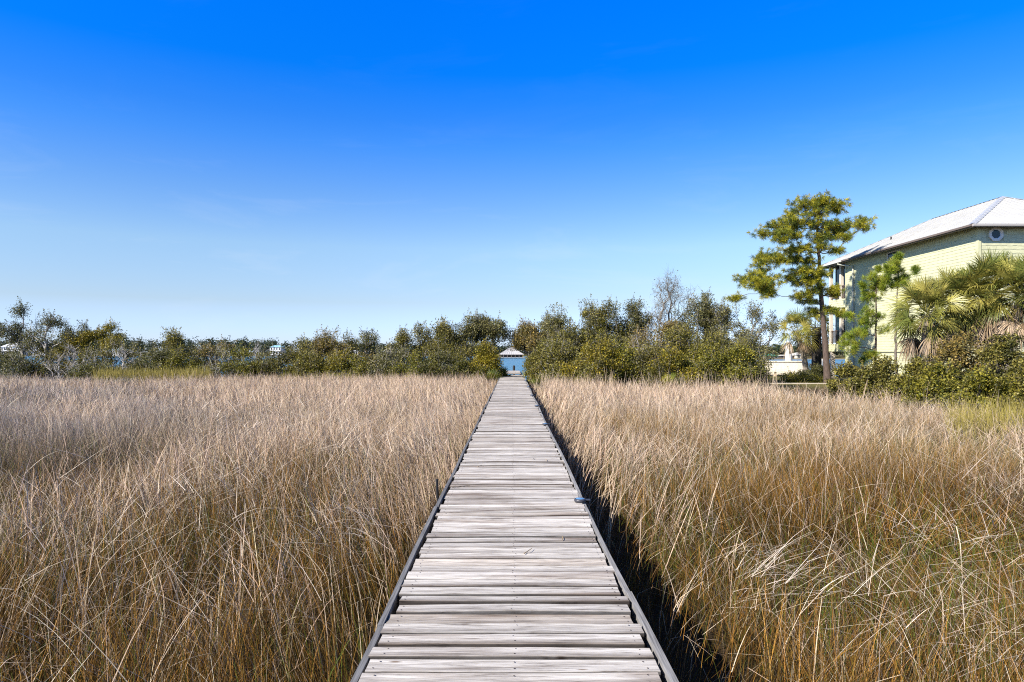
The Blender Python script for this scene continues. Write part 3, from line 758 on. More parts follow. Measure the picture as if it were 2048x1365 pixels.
def woody(name, label, cat, group, base, rx, ry, z0, z1, pal, nclump=70, nleaf=55, leaf=.085, cr=.26, stems=1, bark=BARK_GREY,
          bare=.12, fork=.35, rt=.010, seed=0, lobes=7, lobe_r=.45, twigs=3, flat=False, parts=('trunk', 'crown'), wmax=.13):
    rg = np.random.default_rng(seed + 1000)
    shr = parts[0] == 'branches'
    bx, by = base; bz = float(ground_z(bx, by)) - .03
    t = thing(name, label, cat, (bx, by, bz), group)
    cz, rz = (z0 + z1) * .5, (z1 - z0) * .5
    # lobes give an uneven outline
    lo = []
    for k in range(lobes):
        for _ in range(40):
            v = rg.uniform(-1, 1, 3)
            if np.linalg.norm(v) < 1 and not (abs(v[0]) < .25 and v[2] < 0): break
        lo.append(v * (1 - lobe_r * .8))
    lo = np.array(lo); lo[0] = (rg.uniform(-.25, .25), 0, 1 - lobe_r * .75)
    if lobes > 3: lo[1] = (-.62, rg.uniform(-.3, .3), rg.uniform(-.35, .25)); lo[2] = (.62, rg.uniform(-.3, .3), rg.uniform(-.35, .25))
    lr = lobe_r * rg.uniform(.65, 1.15, lobes)
    lobes = len(lo)
    which = rg.integers(0, lobes, nclump)
    v = rg.normal(size=(nclump, 3)); v /= np.linalg.norm(v, axis=1, keepdims=True)
    rad = rg.random(nclump) ** .45
    q = lo[which] + v * (rad * lr[which])[:, None] * (np.array([1.1, 1.1, .55]) if flat else 1)
    cl = np.stack([bx + q[:, 0] * rx, by + q[:, 1] * ry, cz + q[:, 2] * rz], -1)
    if shr:          # shrubs are clothed down to the ground
        k = rg.random(nclump) < .38
        aa = rg.uniform(0, 6.28, nclump); ra = np.sqrt(rg.random(nclump)) * .95
        low = np.stack([bx + np.cos(aa) * ra * rx, by + np.sin(aa) * ra * ry, bz + rg.uniform(.1, .55, nclump) * (z1 - bz)], -1)
        cl = np.where(k[:, None], low, cl)
    cl[:, 2] = np.clip(cl[:, 2], bz + .12, z1)
    P, par, ends = skeleton((bx, by, bz), cl, rg, max(.15, (z0 - bz) + fork * (z1 - z0)), .05 * rx / 1.5 + .02, stems)
    wgt = np.zeros(len(P)); wgt[ends] += 1
    for i in range(len(P) - 1, -1, -1):
        if par[i] >= 0: wgt[par[i]] += wgt[i]
    r = np.minimum(rt * np.maximum(wgt, .6) ** .5, wmax)
    ch = np.where(par >= 0)[0]
    mb = MB()
    bc = np.asarray(bark) * rg.uniform(.75, 1.2, (len(ch), 1))
    mb.tubes(P[par[ch]], P[ch], np.minimum(r[par[ch]], r[ch] * 1.35), r[ch], bc, 5)
    # twigs
    nt_ = nclump * twigs
    if nt_:
        s = np.repeat(cl, twigs, 0); dv = rg.normal(size=(nt_, 3)); dv[:, 2] += .5; dv /= np.linalg.norm(dv, axis=1, keepdims=True)
        e = s + dv * (cr * rg.uniform(.6, 1.7, (nt_, 1)))
        mb.tubes(s, e, rt * .62, rt * .28, np.asarray(bark) * rg.uniform(.7, 1.2, (nt_, 1)), 3)
    shoot_p = []
    if nleaf >= 12:
        topk = np.argsort(-(cl[:, 2] + rg.normal(0, .25, nclump)))[:max(8, nclump // 5)]
        ns_ = len(topk); dv = rg.normal(0, .38, (ns_, 3)); dv[:, 2] = 1; dv /= np.linalg.norm(dv, axis=1, keepdims=True)
        ln = cr * rg.uniform(1.1, 2.3, (ns_, 1)); e = cl[topk] + dv * ln
        mb.tubes(cl[topk], e, rt * .8, rt * .3, np.asarray(bark) * .8, 3)
        per = 16
        tt = rg.uniform(.25, 1.05, (ns_, per, 1)); shoot_p = (cl[topk][:, None] + (dv * ln)[:, None] * tt + rg.normal(0, .18 * cr, (ns_, per, 3)) * (1.3 - tt)).reshape(-1, 3)
    mb.build(parts[0], M_TWIG, t)
    if nleaf:
        live = rg.random(nclump) > bare
        cc = cl[live]; n = len(cc) * nleaf
        c = np.repeat(cc, nleaf, 0)
        d = np.clip(rg.normal(size=(n, 3)), -1.55, 1.55) * np.repeat(cr * rg.uniform(.65, 1.3, len(cc)), nleaf)[:, None] * np.array([.62, .62, .5])
        pos = c + d
        pos[:, 2] = np.maximum(pos[:, 2], bz + .06)
        a, b2, c3 = [np.array(p) for p in PAL[pal]]
        k = np.repeat(rg.random(len(cc)), nleaf)
        o1 = np.array(PAL[('olive', 'grey', 'dark', 'bright')[int(rg.integers(4))]][0])
        col = mix(mix(a, b2, k), o1, np.repeat((rg.random(len(cc)) < .3) * .8, nleaf)); dk = rg.random(n) < .3
        col = np.where(dk[:, None], c3, col) * (1 + rg.normal(0, .24, (n, 1))).clip(.4, 1.8) * np.repeat(rg.uniform(.62, 1.25, len(cc)), nleaf)[:, None]
        if len(shoot_p):
            pos = np.concatenate([pos, shoot_p]); col = np.concatenate([col, np.clip(mix(a, b2, rg.random(len(shoot_p))) * rg.uniform(.7, 1.2, (len(shoot_p), 1)), 0, 1)]); n = len(pos)
        sz = leaf * rg.uniform(.6, 1.35, n)
        mb = MB(); mb.leaves(pos, sz, sz * rg.uniform(.5, .8, n), col, .25, rg)
        mb.build(parts[1], M_LEAF, t)
    return t

TREE, SHRUB = ('trunk', 'crown'), ('branches', 'foliage')
G1, G2, G3 = 'trees of the far shrub line', 'shrubs along the marsh edge', 'shrubs in front of the house'
# (kind, centre px, half width px, top py, distance, palette, bottom fraction, options, label)
W = [
 ('tree', 40, 34, 612, 44.0, 'dark', .35, dict(nclump=70, nleaf=26, bare=.3, bark=BARK_GREY, lobes=9, lobe_r=.32), 'tall thin tree with sparse dark leaves near the left edge of the photo'),
 ('shrub', -4, 46, 652, 45.5, 'grey', .1, dict(nclump=80, nleaf=34, bare=.2), 'grey green shrub cut off by the left photo edge'),
 ('tree', 100, 46, 634, 43.2, 'dark', .4, dict(nclump=95, nleaf=20, bare=.4, bark=BARK_PALE, lobes=10, lobe_r=.34), 'sparse dark tree with a pale forked trunk right of the leftmost tall tree'),
 ('tree', 133, 26, 642, 45.0, 'dark', .2, dict(nclump=60, nleaf=34, bare=.15), 'narrow dense dark tree behind the pale forked trunk'),
 ('tree', 167, 15, 641, 46.0, 'dark', .3, dict(nclump=36, nleaf=20, bare=.35, lobes=5), 'spindly little tree just left of the golden flat crowns'),
 ('tree', 206, 33, 648, 44.0, 'gold', .62, dict(nclump=46, nleaf=70, bare=.05, flat=True, lobes=5, lobe_r=.42, bark=BARK_GREY), 'small tree with flat golden olive crowns on thin bare stems'),
 ('shrub', 150, 30, 676, 43.4, 'gold', .5, dict(nclump=34, nleaf=60, bare=.05, flat=True), 'low golden shrub lit yellow below the spindly tree'),
 ('shrub', 40, 55, 690, 41.6, 'dark', 0, dict(nclump=90, nleaf=34, bare=.25, bark=BARK_PALE), 'low dark shrub with white limbs under the leftmost tall tree'),
 ('dead_shrub', 150, 60, 690, 41.4, 'bare', 0, dict(nclump=120, nleaf=4, bare=.3, bark=BARK_PALE, twigs=5, rt=.012), 'tangle of whitish dead branches below the golden flat crowns'),
 ('dead_shrub', 258, 62, 694, 41.8, 'bare', 0, dict(nclump=130, nleaf=6, bare=.4, bark=BARK_PALE, twigs=5, rt=.012, flat=True), 'sprawling dead shrub with pale branches above the yellow grass patch'),
 ('shrub', 215, 50, 682, 43.0, 'olive', 0, dict(nclump=90, nleaf=34, bare=.2, bark=BARK_PALE), 'olive shrub with silvery twigs under the golden flat crowns'),
 ('tree', 345, 38, 660, 43.2, 'olive', .1, dict(nclump=95, nleaf=36, bare=.2, lobes=8), 'olive tree with a crooked bare top limb standing alone left of the white lake house'),
 ('shrub', 320, 44, 698, 41.6, 'dark', 0, dict(nclump=70, nleaf=40, bare=.1), 'dark low shrub at the foot of the crooked limbed olive tree'),
 ('shrub', 392, 30, 700, 42.5, 'dark', 0, dict(nclump=50, nleaf=40, bare=.15), 'short dark shrub in front of a patch of open water'),
 ('shrub', 437, 38, 688, 43.0, 'brown', .1, dict(nclump=85, nleaf=28, bare=.3, bark=BARK_PALE), 'brownish shrub with pale twigs left of the white lake house'),
 ('dead_tree', 512, 13, 688, 44.0, 'bare', .4, dict(nclump=34, nleaf=3, bare=.5, bark=BARK_PALE, twigs=3, rt=.013), 'thin pale dead tree just left of the white lake house'),
 ('shrub', 494, 42, 704, 41.8, 'bright', 0, dict(nclump=80, nleaf=44, bare=.1), 'fresh green low shrub below the thin pale dead tree'),
 ('shrub', 449, 42, 710, 41.5, 'grey', 0, dict(nclump=70, nleaf=20, bare=.4, bark=BARK_PALE, twigs=4), 'grey twiggy low shrub left of the fresh green low shrub'),
 ('shrub', 553, 38, 698, 42.2, 'dark', 0, dict(nclump=70, nleaf=32, bare=.25, bark=BARK_PALE), 'dark twiggy shrub directly below the white lake house'),
 ('shrub', 600, 32, 680, 43.2, 'olive', .05, dict(nclump=90, nleaf=34, bare=.2, bark=BARK_PALE), 'olive shrub with white forked stems right of the white lake house'),
 ('tree', 652, 46, 661, 43.4, 'brown', .15, dict(nclump=120, nleaf=36, bare=.2, bark=BARK_PALE, lobes=9), 'golden brown tree with white branches and a peaked top'),
 ('tree', 692, 30, 673, 44.5, 'olive', .15, dict(nclump=75, nleaf=36, bare=.2), 'small round olive tree right of the golden brown peaked tree'),
 ('tree', 735, 32, 668, 45.5, 'dark', .1, dict(nclump=80, nleaf=30, bare=.35, bark=BARK_PALE), 'dark tree with bare upright twigs behind the reddish shrub'),
 ('shrub', 678, 46, 704, 41.6, 'gold', 0, dict(nclump=100, nleaf=46, bare=.1, bark=BARK_PALE), 'golden green shrub with pale crossing stems below the round olive tree'),
 ('shrub', 727, 32, 708, 42.0, 'brown', 0, dict(nclump=75, nleaf=44, bare=.1), 'reddish brown shrub between the golden shrub and the grey green shrub'),
 ('shrub', 620, 42, 705, 41.5, 'olive', 0, dict(nclump=80, nleaf=40, bare=.15), 'low olive shrub at the foot of the white forked stems'),
 ('shrub', 765, 42, 702, 41.4, 'grey', 0, dict(nclump=90, nleaf=34, bare=.2, bark=BARK_PALE), 'pale grey green shrub right of the reddish shrub'),
 ('tree', 803, 25, 663, 44.6, 'olive', .25, dict(nclump=60, nleaf=34, bare=.15, lobes=5, bark=BARK_PALE), 'two lobed slim tree left of the turquoise roofed house'),
 ('tree', 848, 30, 652, 44.6, 'olive', .2, dict(nclump=75, nleaf=36, bare=.15, lobes=6), 'slim dark topped tree just right of the turquoise roofed house'),
 ('tree', 897, 42, 643, 43.4, 'olive', .05, dict(nclump=130, nleaf=40, bare=.12, lobes=9), 'broad olive tree second from the gap, left of the boardwalk'),
 ('tree', 963, 49, 633, 43.6, 'grey', .42, dict(nclump=170, nleaf=42, bare=.12, lobes=10), 'tallest grey olive tree beside the gap on the left of the boardwalk'),
 ('shrub', 835, 50, 708, 41.0, 'bright', 0, dict(nclump=100, nleaf=44, bare=.1), 'low green shrub under the slim dark topped tree'),
 ('shrub', 895, 46, 708, 41.0, 'dark', 0, dict(nclump=100, nleaf=46, bare=.08), 'low dark green shrub under the broad olive tree'),
 ('shrub', 968, 25, 690, 40.8, 'gold', 0, dict(nclump=110, nleaf=56, bare=.04, lobes=8), 'golden green leafy shrub overhanging the left of the boardwalk end'),
 ('shrub', 935, 32, 720, 40.4, 'bright', 0, dict(nclump=80, nleaf=46, bare=.08), 'small green shrub left of the golden shrub at the boardwalk end'),
 ('tree', 1060, 35, 645, 43.6, 'brown', .42, dict(nclump=110, nleaf=42, bare=.1, lobes=8), 'brownish olive tree beside the gap on the right of the boardwalk'),
 ('tree', 1110, 48, 618, 44.6, 'grey', .05, dict(nclump=150, nleaf=44, bare=.08, lobes=9), 'tall grey olive tree second from the gap, right of the boardwalk'),
 ('tree', 1168, 44, 607, 45.2, 'grey', .05, dict(nclump=150, nleaf=46, bare=.08, lobes=9), 'grey olive tree with a tuft on top, third from the gap on the right'),
 ('tree', 1215, 42, 610, 44.6, 'olive', .05, dict(nclump=150, nleaf=44, bare=.08, lobes=9), 'olive tree with a rounded crown left of the darkest tall tree'),
 ('tree', 1262, 33, 596, 45.0, 'dark', .1, dict(nclump=120, nleaf=42, bare=.08, lobes=8), 'darkest tall tree standing just left of the bare tree'),
 ('bare_tree', 1338, 70, 540, 46.5, 'bare', .30, dict(nclump=230, nleaf=5, bare=.35, bark=(.21, .19, .16), twigs=8, rt=.0085, lobes=16, lobe_r=.42, cr=.42), 'tall leafless tree rising above the green trees'),
 ('tree', 1325, 48, 640, 43.4, 'brown', .05, dict(nclump=110, nleaf=34, bare=.2, bark=BARK_PALE), 'light brownish tree with pale branches below the leafless tree'),
 ('tree', 1398, 55, 589, 45.4, 'grey', .05, dict(nclump=200, nleaf=46, bare=.08, lobes=10), 'wide grey olive tree just right of the leafless tree'),
 ('tree', 1455, 44, 602, 44.6, 'grey', .05, dict(nclump=140, nleaf=34, bare=.2, lobes=9), 'grey olive tree between the wide grey tree and the see through one'),
 ('tree', 1512, 40, 606, 44.2, 'olive', .2, dict(nclump=100, nleaf=18, bare=.25, lobes=10, lobe_r=.36, bark=BARK_GREY), 'thin see through tree next to the tall pine on its left'),
 ('shrub', 1083, 27, 690, 38.6, 'olive', 0, dict(nclump=110, nleaf=46, bare=.1), 'olive shrub overhanging the right of the boardwalk end'),
 ('shrub', 1128, 44, 690, 36.6, 'olive', 0, dict(nclump=120, nleaf=44, bare=.1, bark=BARK_PALE), 'dull olive shrub second from the boardwalk end on the right'),
 ('shrub', 1190, 48, 680, 35.6, 'gold', 0, dict(nclump=150, nleaf=52, bare=.04, lobes=9), 'large golden shrub right of the dull olive shrub'),
 ('shrub', 1243, 34, 694, 36.0, 'bright', 0, dict(nclump=100, nleaf=48, bare=.06), 'green shrub right of the large golden shrub'),
 ('shrub', 1292, 42, 662, 37.6, 'brown', 0, dict(nclump=120, nleaf=24, bare=.3, bark=BARK_PALE, twigs=5), 'brown twiggy shrub with fanned pale stems'),
 ('shrub', 1352, 40, 706, 34.2, 'gold', 0, dict(nclump=120, nleaf=50, bare=.04), 'golden green rounded shrub right of the brown twiggy shrub'),
 ('shrub', 1412, 48, 692, 34.8, 'bright', 0, dict(nclump=150, nleaf=52, bare=.04, lobes=9), 'bright green bushy shrub in the middle of the right hand thicket'),
 ('shrub', 1470, 44, 690, 34.4, 'bright', 0, dict(nclump=140, nleaf=50, bare=.05, lobes=9), 'bright green shrub at the right end of the thicket'),
 ('shrub', 1438, 50, 668, 38.0, 'olive', 0, dict(nclump=140, nleaf=44, bare=.1), 'olive shrub filling the back of the thicket below the wide grey tree'),
 ('shrub', 1228, 50, 660, 39.5, 'olive', 0, dict(nclump=140, nleaf=44, bare=.1), 'olive shrub behind the large golden shrub'),
 ('shrub', 1136, 44, 655, 41.0, 'olive', 0, dict(nclump=130, nleaf=44, bare=.1), 'olive shrub behind the dull olive shrub near the boardwalk'),
 ('shrub', 1497, 26, 722, 34.0, 'dark', 0, dict(nclump=70, nleaf=46, bare=.08), 'dark shrub drooping at the right end of the thicket by the cream fence'),
 ('shrub', 1637, 22, 735, 49.5, 'dark', 0, dict(nclump=60, nleaf=50, bare=.02), 'dark glossy shrub behind the foot of the tall pine'),
 ('shrub', 1600, 30, 750, 47.5, 'bright', 0, dict(nclump=50, nleaf=40, bare=.05), 'low green clump around the foot of the leaning palm'),
 ('shrub', 85, 40, 702, 42.3, 'olive', 0, dict(nclump=80, nleaf=34, bare=.2, bark=BARK_PALE), 'low olive shrub right of the dark shrub with white limbs'),
 ('shrub', 185, 42, 708, 41.0, 'dark', 0, dict(nclump=80, nleaf=36, bare=.2, bark=BARK_PALE), 'low dark shrub under the tangle of whitish branches'),
 ('shrub', 285, 46, 696, 43.0, 'olive', 0, dict(nclump=70, nleaf=34, bare=.2, bark=BARK_PALE), 'low olive shrub behind the sprawling dead shrub'),
 ('shrub', 365, 36, 702, 41.9, 'bright', 0, dict(nclump=70, nleaf=40, bare=.15), 'small green shrub right of the dark low shrub under the crooked limb'),
 ('shrub', 528, 32, 710, 41.4, 'olive', 0, dict(nclump=60, nleaf=36, bare=.2), 'short olive shrub between the fresh green and dark twiggy shrubs'),
 ('shrub', 700, 40, 718, 41.2, 'bright', 0, dict(nclump=80, nleaf=40, bare=.1), 'low green shrub in front of the golden and reddish shrubs'),
 ('shrub', 800, 36, 700, 42.4, 'grey', 0, dict(nclump=90, nleaf=36, bare=.15, bark=BARK_PALE), 'grey green shrub at the foot of the two lobed tree'),
 ('shrub', 930, 40, 690, 42.2, 'olive', 0, dict(nclump=110, nleaf=40, bare=.1), 'olive shrub filling in between the broad olive tree and the tallest tree by the gap'),
 ('shrub', 1095, 32, 668, 41.0, 'olive', 0, dict(nclump=120, nleaf=42, bare=.1), 'mid height olive shrub behind the shrub at the right of the boardwalk end'),
 ('shrub', 1305, 40, 690, 35.6, 'olive', 0, dict(nclump=110, nleaf=42, bare=.12), 'olive shrub low between the golden rounded shrub and the green shrub'),
 ('shrub', 1370, 45, 652, 39.5, 'olive', 0, dict(nclump=140, nleaf=42, bare=.12), 'olive shrub behind the golden rounded shrub'),
 ('shrub', 1500, 34, 660, 40.5, 'grey', 0, dict(nclump=100, nleaf=26, bare=.2), 'grey shrub under the thin see through tree'),
]
W2 = [
 ('shrub', 1700, 34, 735, 31.0, 'olive', 0, dict(twigs=2, nclump=110, nleaf=46, leaf=0.088, cr=.22, bare=.12, bark=BARK_DARK), 'low olive shrub just right of the tall pine foot'),
 ('shrub', 1757, 46, 722, 27.5, 'olive', 0, dict(twigs=2, nclump=160, nleaf=56, leaf=0.078, cr=.21, bare=.1), 'rounded olive shrub under the two young pines'),
 ('shrub', 1838, 44, 722, 25.0, 'olive', 0, dict(twigs=2, nclump=160, nleaf=54, leaf=0.074, cr=.2, bare=.15), 'mid sized olive shrub between the rounded one under the young pines and the rusty one'),
 ('shrub', 1915, 62, 672, 23.5, 'brown', 0, dict(twigs=2, nclump=240, nleaf=58, leaf=0.074, cr=.21, bare=.08, lobes=10), 'tall rusty brown shrub in front of the palm trunks'),
 ('shrub', 1880, 50, 735, 20.5, 'bright', 0, dict(twigs=2, nclump=190, nleaf=56, leaf=0.068, cr=.19, bare=.08, lobes=9), 'dense green shrub in front of the rusty brown shrub'),
 ('shrub', 2015, 60, 676, 22.0, 'olive', 0, dict(twigs=2, nclump=240, nleaf=60, leaf=0.070, cr=.2, bare=.15, lobes=10), 'broad olive shrub at the right photo edge, behind the lower ones'),
 ('shrub', 1965, 50, 742, 18.8, 'bright', 0, dict(twigs=2, nclump=230, nleaf=52, leaf=0.062, cr=.18, bare=.12, lobes=9), 'fresh green shrub lowest in the right hand bank, behind the grass'),
 ('shrub', 2055, 50, 735, 18.2, 'olive', 0, dict(twigs=2, nclump=220, nleaf=56, leaf=0.062, cr=.18, bare=.25), 'leafy olive shrub cut off by the right photo edge, nearest the grass'),
]
for G, T in ((None, W), (G3, W2)):
    for i, (kd, cx, hw, ty, Yd, pal, bf, opt, lab) in enumerate(T):
        x = px2x(cx, Yd); rx = hw / F * Yd; z1 = py2z(ty, Yd); z0 = .1 + bf * (z1 - .1) * (.8 if kd == 'tree' else 1)
        name = {'tree': 'tree', 'shrub': 'shrub', 'dead_shrub': 'dead_shrub', 'dead_tree': 'dead_tree', 'bare_tree': 'bare_tree'}[kd]
        cat = 'shrub' if 'shrub' in kd else 'tree'
        o = dict(opt)
        if kd in ('tree', 'shrub'):
                o['nclump'] = int(o['nclump'] * (1.35 if G is None else 1.1)); o['nleaf'] = int(o['nleaf'] * (3.3 if G is None else 2.5))
                if G: o.setdefault('bark', BARK_DARK)
                if G is None: o.setdefault('leaf', .078); o.setdefault('cr', .34)
                rx *= 1.3 if kd == 'shrub' else 1.2; o['bare'] = o.get('bare', .12) * .7
        if kd == 'shrub': o.setdefault('stems', 3); o.setdefault('fork', .18)
        if kd == 'dead_shrub': o.setdefault('stems', 4); o.setdefault('fork', .12)
        woody(name, lab, cat, G or (G2 if 'shrub' in kd else G1), (x, Yd), rx, min(rx, 1.6), z0, z1, pal, seed=i * 7 + (500 if G else 0),
              parts=SHRUB if 'shrub' in kd else TREE, **o)

# ------------------------------------------------------------------ palms
def fan_leaf(mb, origin, yaw, pitch, L, fanr, col, rg, nseg=40, droop=1.0, w=.017, spread=2.0):
    """petiole plus a folded fan of drooping segments"""
    o = np.asarray(origin, float)
    f = np.array([math.cos(yaw) * math.cos(pitch), math.sin(yaw) * math.cos(pitch), math.sin(pitch)])
    s = np.array([-math.sin(yaw), math.cos(yaw), 0.0])
    u = np.cross(f, s); u = u if u[2] > 0 else -u
    ro = rg.normal(0, .75); s, u = s * math.cos(ro) + u * math.sin(ro), u * math.cos(ro) - s * math.sin(ro)
    t = np.linspace(0, 1, 5)[:, None]
    pet = o + f * L * t + np.array([0, 0, -1.0]) * (.16 * L * droop * t ** 2)
    mb.path(pet, [.018, .015, .013, .011, .010], np.asarray(col) * .9, 4, caps=False)
    h = pet[-1]; f2 = pet[-1] - pet[-2]; f2 /= np.linalg.norm(f2)
    u2 = np.cross(f2, s); u2 = u2 if np.dot(u2, u) > 0 else -u2
    a = np.linspace(-spread, spread, nseg) + rg.normal(0, .05, nseg)
    ln = fanr * (.62 + .38 * np.cos(a * .55)) * rg.uniform(.88, 1.08, nseg)
    fold = .75 * np.abs(np.sin(a)) + rg.normal(0, .10, nseg)
    d = np.cos(a)[:, None] * f2 + np.sin(a)[:, None] * s + fold[:, None] * u2 * .6
    d /= np.linalg.norm(d, axis=1, keepdims=True)
    perp = np.cross(d, u2); perp /= np.linalg.norm(perp, axis=1, keepdims=True)
    tt = np.array([0, .35, .68, 1.0]); ww = np.array([.45, 1.0, .70, .08])
    dr = droop * np.array([0, .06, .26, .62])
    P = h[None, None] + d[:, None, :] * (ln[:, None] * tt[None])[..., None] * (1 - .10 * droop * tt[None, :, None] ** 2)
    P[..., 2] -= ln[:, None] * dr[None] * rg.uniform(.45, 1.6, (nseg, 1))
    side = perp[:, None, :] * (w * ww)[None, :, None]
    V = np.stack([P - side, P + side], 2).reshape(nseg, -1, 3)
    k = np.arange(3); ff = np.stack([2 * k, 2 * k + 1, 2 * k + 3, 2 * k + 2], -1)
    Fc = (ff[None] + (np.arange(nseg) * 8)[:, None, None]).reshape(-1, 4)
    tipc = np.array([1.0, 1.0, 1.0, 1.05])
    C = np.asarray(col)[None, None, :] * rg.uniform(.75, 1.25, (nseg, 1, 1)) * np.repeat(tipc, 2)[None, :, None]
    mb.add(V.reshape(-1, 3), Fc, np.clip(C.reshape(-1, 3), 0, 1))
def palm(label, base, top, nleaf, L, fanr, seed, ndead=10, rtrunk=.17, cat='palm tree', pal=None, name='palm_tree', group='fan palms', tcol=(.20, .17, .14)):
    rg = np.random.default_rng(seed)
    bx, by = base; bz = float(ground_z(bx, by)) - .05
    t = thing(name, label, cat, (bx, by, bz), group)
    top = np.asarray(top, float)
    if rtrunk:
        n = 16; tt = np.linspace(0, 1, n); b0 = np.array([bx, by, bz])
        pts = b0 + (top - b0) * tt[:, None]; pts[:, 0] -= (top[0] - bx) * .18 * np.sin(tt * math.pi)
        rad = rtrunk * (1.12 - .2 * tt + .06 * (np.arange(n) % 2))
        mb = MB(); mb.path(pts, rad, tcol, 10)
        # old leaf boots
        nb = 46; k = rg.uniform(.35, 1, nb); p = b0 + (top - b0) * k[:, None]; p[:, 0] -= (top[0] - bx) * .18 * np.sin(k * math.pi)
        a = rg.uniform(0, 6.28, nb); dd = np.stack([np.cos(a), np.sin(a), np.full(nb, .9)], -1)
        mb.tubes(p + dd * rtrunk * .75 * np.array([1, 1, .2]), p + dd * rtrunk * np.array([1.5, 1.5, 1.3]), .035, .012, np.array(tcol) * 1.15, 4)
        mb.build('trunk', M_BARK, t)
    mb = MB()
    greens = pal or [(.27, .27, .055), (.40, .37, .09), (.19, .22, .05), (.48, .42, .10)]
    for i in range(nleaf):
        q = (i + .5) / nleaf
        pitch = 1.40 - 2.02 * q ** .95 + rg.normal(0, .22)
        yaw = i * 2.399 + rg.normal(0, .2)
        o = top + np.array([math.cos(yaw), math.sin(yaw), 0]) * .08 + np.array([0, 0, .25 * (1 - q)])
        fan_leaf(mb, o, yaw, pitch, L * rg.uniform(.8, 1.15), fanr * rg.uniform(.85, 1.12), np.array(greens[rg.integers(len(greens))]) * rg.uniform(.6, 1.15), rg, droop=.10 + .62 * q)
    mb.build('crown', M_PALM, t)
    if ndead:
        mb = MB()
        for i in range(ndead):
            yaw = i * 2.399 + rg.normal(0, .3)
            fan_leaf(mb, top + np.array([math.cos(yaw), math.sin(yaw), -1.5]) * .16, yaw, -1.0 + rg.normal(0, .15), L * .85, fanr * .9, np.array([(.34, .25, .16), (.42, .32, .22), (.24, .17, .10)][i % 3]), rg, nseg=26, droop=1.0, w=.019, spread=1.2)
        mb.build('dead_fronds', M_GRASS, t)
    return t
def palm_px(label, cx, cy, Yd, nleaf, L, fanr, seed, bxpx=None, **kw):
    x = px2x(cx, Yd); bx = px2x(bxpx if bxpx is not None else cx, Yd)
    return palm(label, (bx, Yd), (x, Yd, py2z(cy, Yd)), nleaf, L, fanr, seed, **kw)
palm_px('green fan palm nearest the young pines, lowest of the palm clump', 1852, 632, 28.0, 52, .8, .78, 61, 1857, ndead=20)
palm_px('fan palm in the middle of the palm clump before the house', 1918, 612, 28.6, 56, .85, .8, 62, 1912, ndead=24)
palm_px('tallest fan palm of the clump, under the octagonal window', 1985, 588, 28.0, 62, .9, .82, 63, 1975, ndead=26)
palm_px('fan palm at the right photo edge with yellow hanging fans', 2042, 596, 27.2, 60, .9, .82, 64, 2004, ndead=26)
palm_px('fan palm whose fronds just reach in at the right photo edge', 2125, 575, 28.5, 28, .85, 1.05, 65, 2120, ndead=8)
palm_px('small fan palm with a curved leaning trunk left of the tall pine', 1592, 662, 52.0, 26, .75, 1.0, 66, 1614, ndead=6, rtrunk=.19, tcol=(.30, .26, .21))
palm_px('dark trunked fan palm directly behind the tall pine', 1633, 655, 54.0, 22, .7, .95, 67, 1633, ndead=6, rtrunk=.34, tcol=(.045, .04, .035))
# saw palmettos along the foot of the shrubs
PG = [(.19, .21, .03), (.29, .27, .04), (.12, .15, .025)]
for i, (cx, Yd, h, lab) in enumerate([
    (1057, 42.6, .62, 'yellow green spiky palmetto at the right of the boardwalk end'), (1003, 42.0, .5, 'small palmetto at the left of the boardwalk end'),
    (985, 39.8, .35, 'palmetto below the golden shrub left of the boardwalk end'), (930, 40.2, .4, 'palmetto under the small green shrub'),
    (880, 40.4, .4, 'palmetto at the foot of the low dark green shrub'), (640, 41.0, .45, 'palmetto at the foot of the low olive shrub'),
    (573, 41.2, .45, 'palmetto below the white lake house'), (408, 41.2, .6, 'palmetto right of the yellow grass patch'),
    (1085, 37.2, .4, 'palmetto below the olive shrub at the right of the boardwalk'), (1335, 33.4, .45, 'palmetto in front of the brown twiggy shrub')]):
    x = px2x(cx, Yd); palm(lab, (x, Yd), (x, Yd, h * .45), 13, .38, .55, 80 + i, ndead=0, rtrunk=0, cat='palmetto', pal=PG, name='palmetto', group='palmettos at the marsh edge')

# ------------------------------------------------------------------ pines
def needles(mb, c, d, n, L, w, col, rg, spread=.9):
    """tufts: c centres, d tuft axis; n needles each"""
    m_ = len(c)
    dd = np.repeat(d, n, 0) + rg.normal(size=(m_ * n, 3)) * spread
    dd /= np.linalg.norm(dd, axis=1, keepdims=True)
    base = np.repeat(c, n, 0) - np.repeat(d, n, 0) * rg.uniform(0, .16, (m_ * n, 1))
    LL = L * rg.uniform(.7, 1.15, (m_ * n, 1))
    tip = base + dd * LL; tip[:, 2] -= .12 * LL[:, 0]
    sd = np.cross(dd, rg.normal(size=(m_ * n, 3))); sd /= np.linalg.norm(sd, axis=1, keepdims=True)
    mid = base + dd * LL * .5
    V = np.stack([base, mid + sd * w * .5, tip, mid - sd * w * .5], 1).reshape(-1, 3)
    C = np.repeat(np.repeat(col, n, 0) * rg.uniform(.7, 1.3, (m_ * n, 1)), 4, 0)
    mb.add(V, np.arange(m_ * n * 4).reshape(-1, 4), np.clip(C, 0, 1))
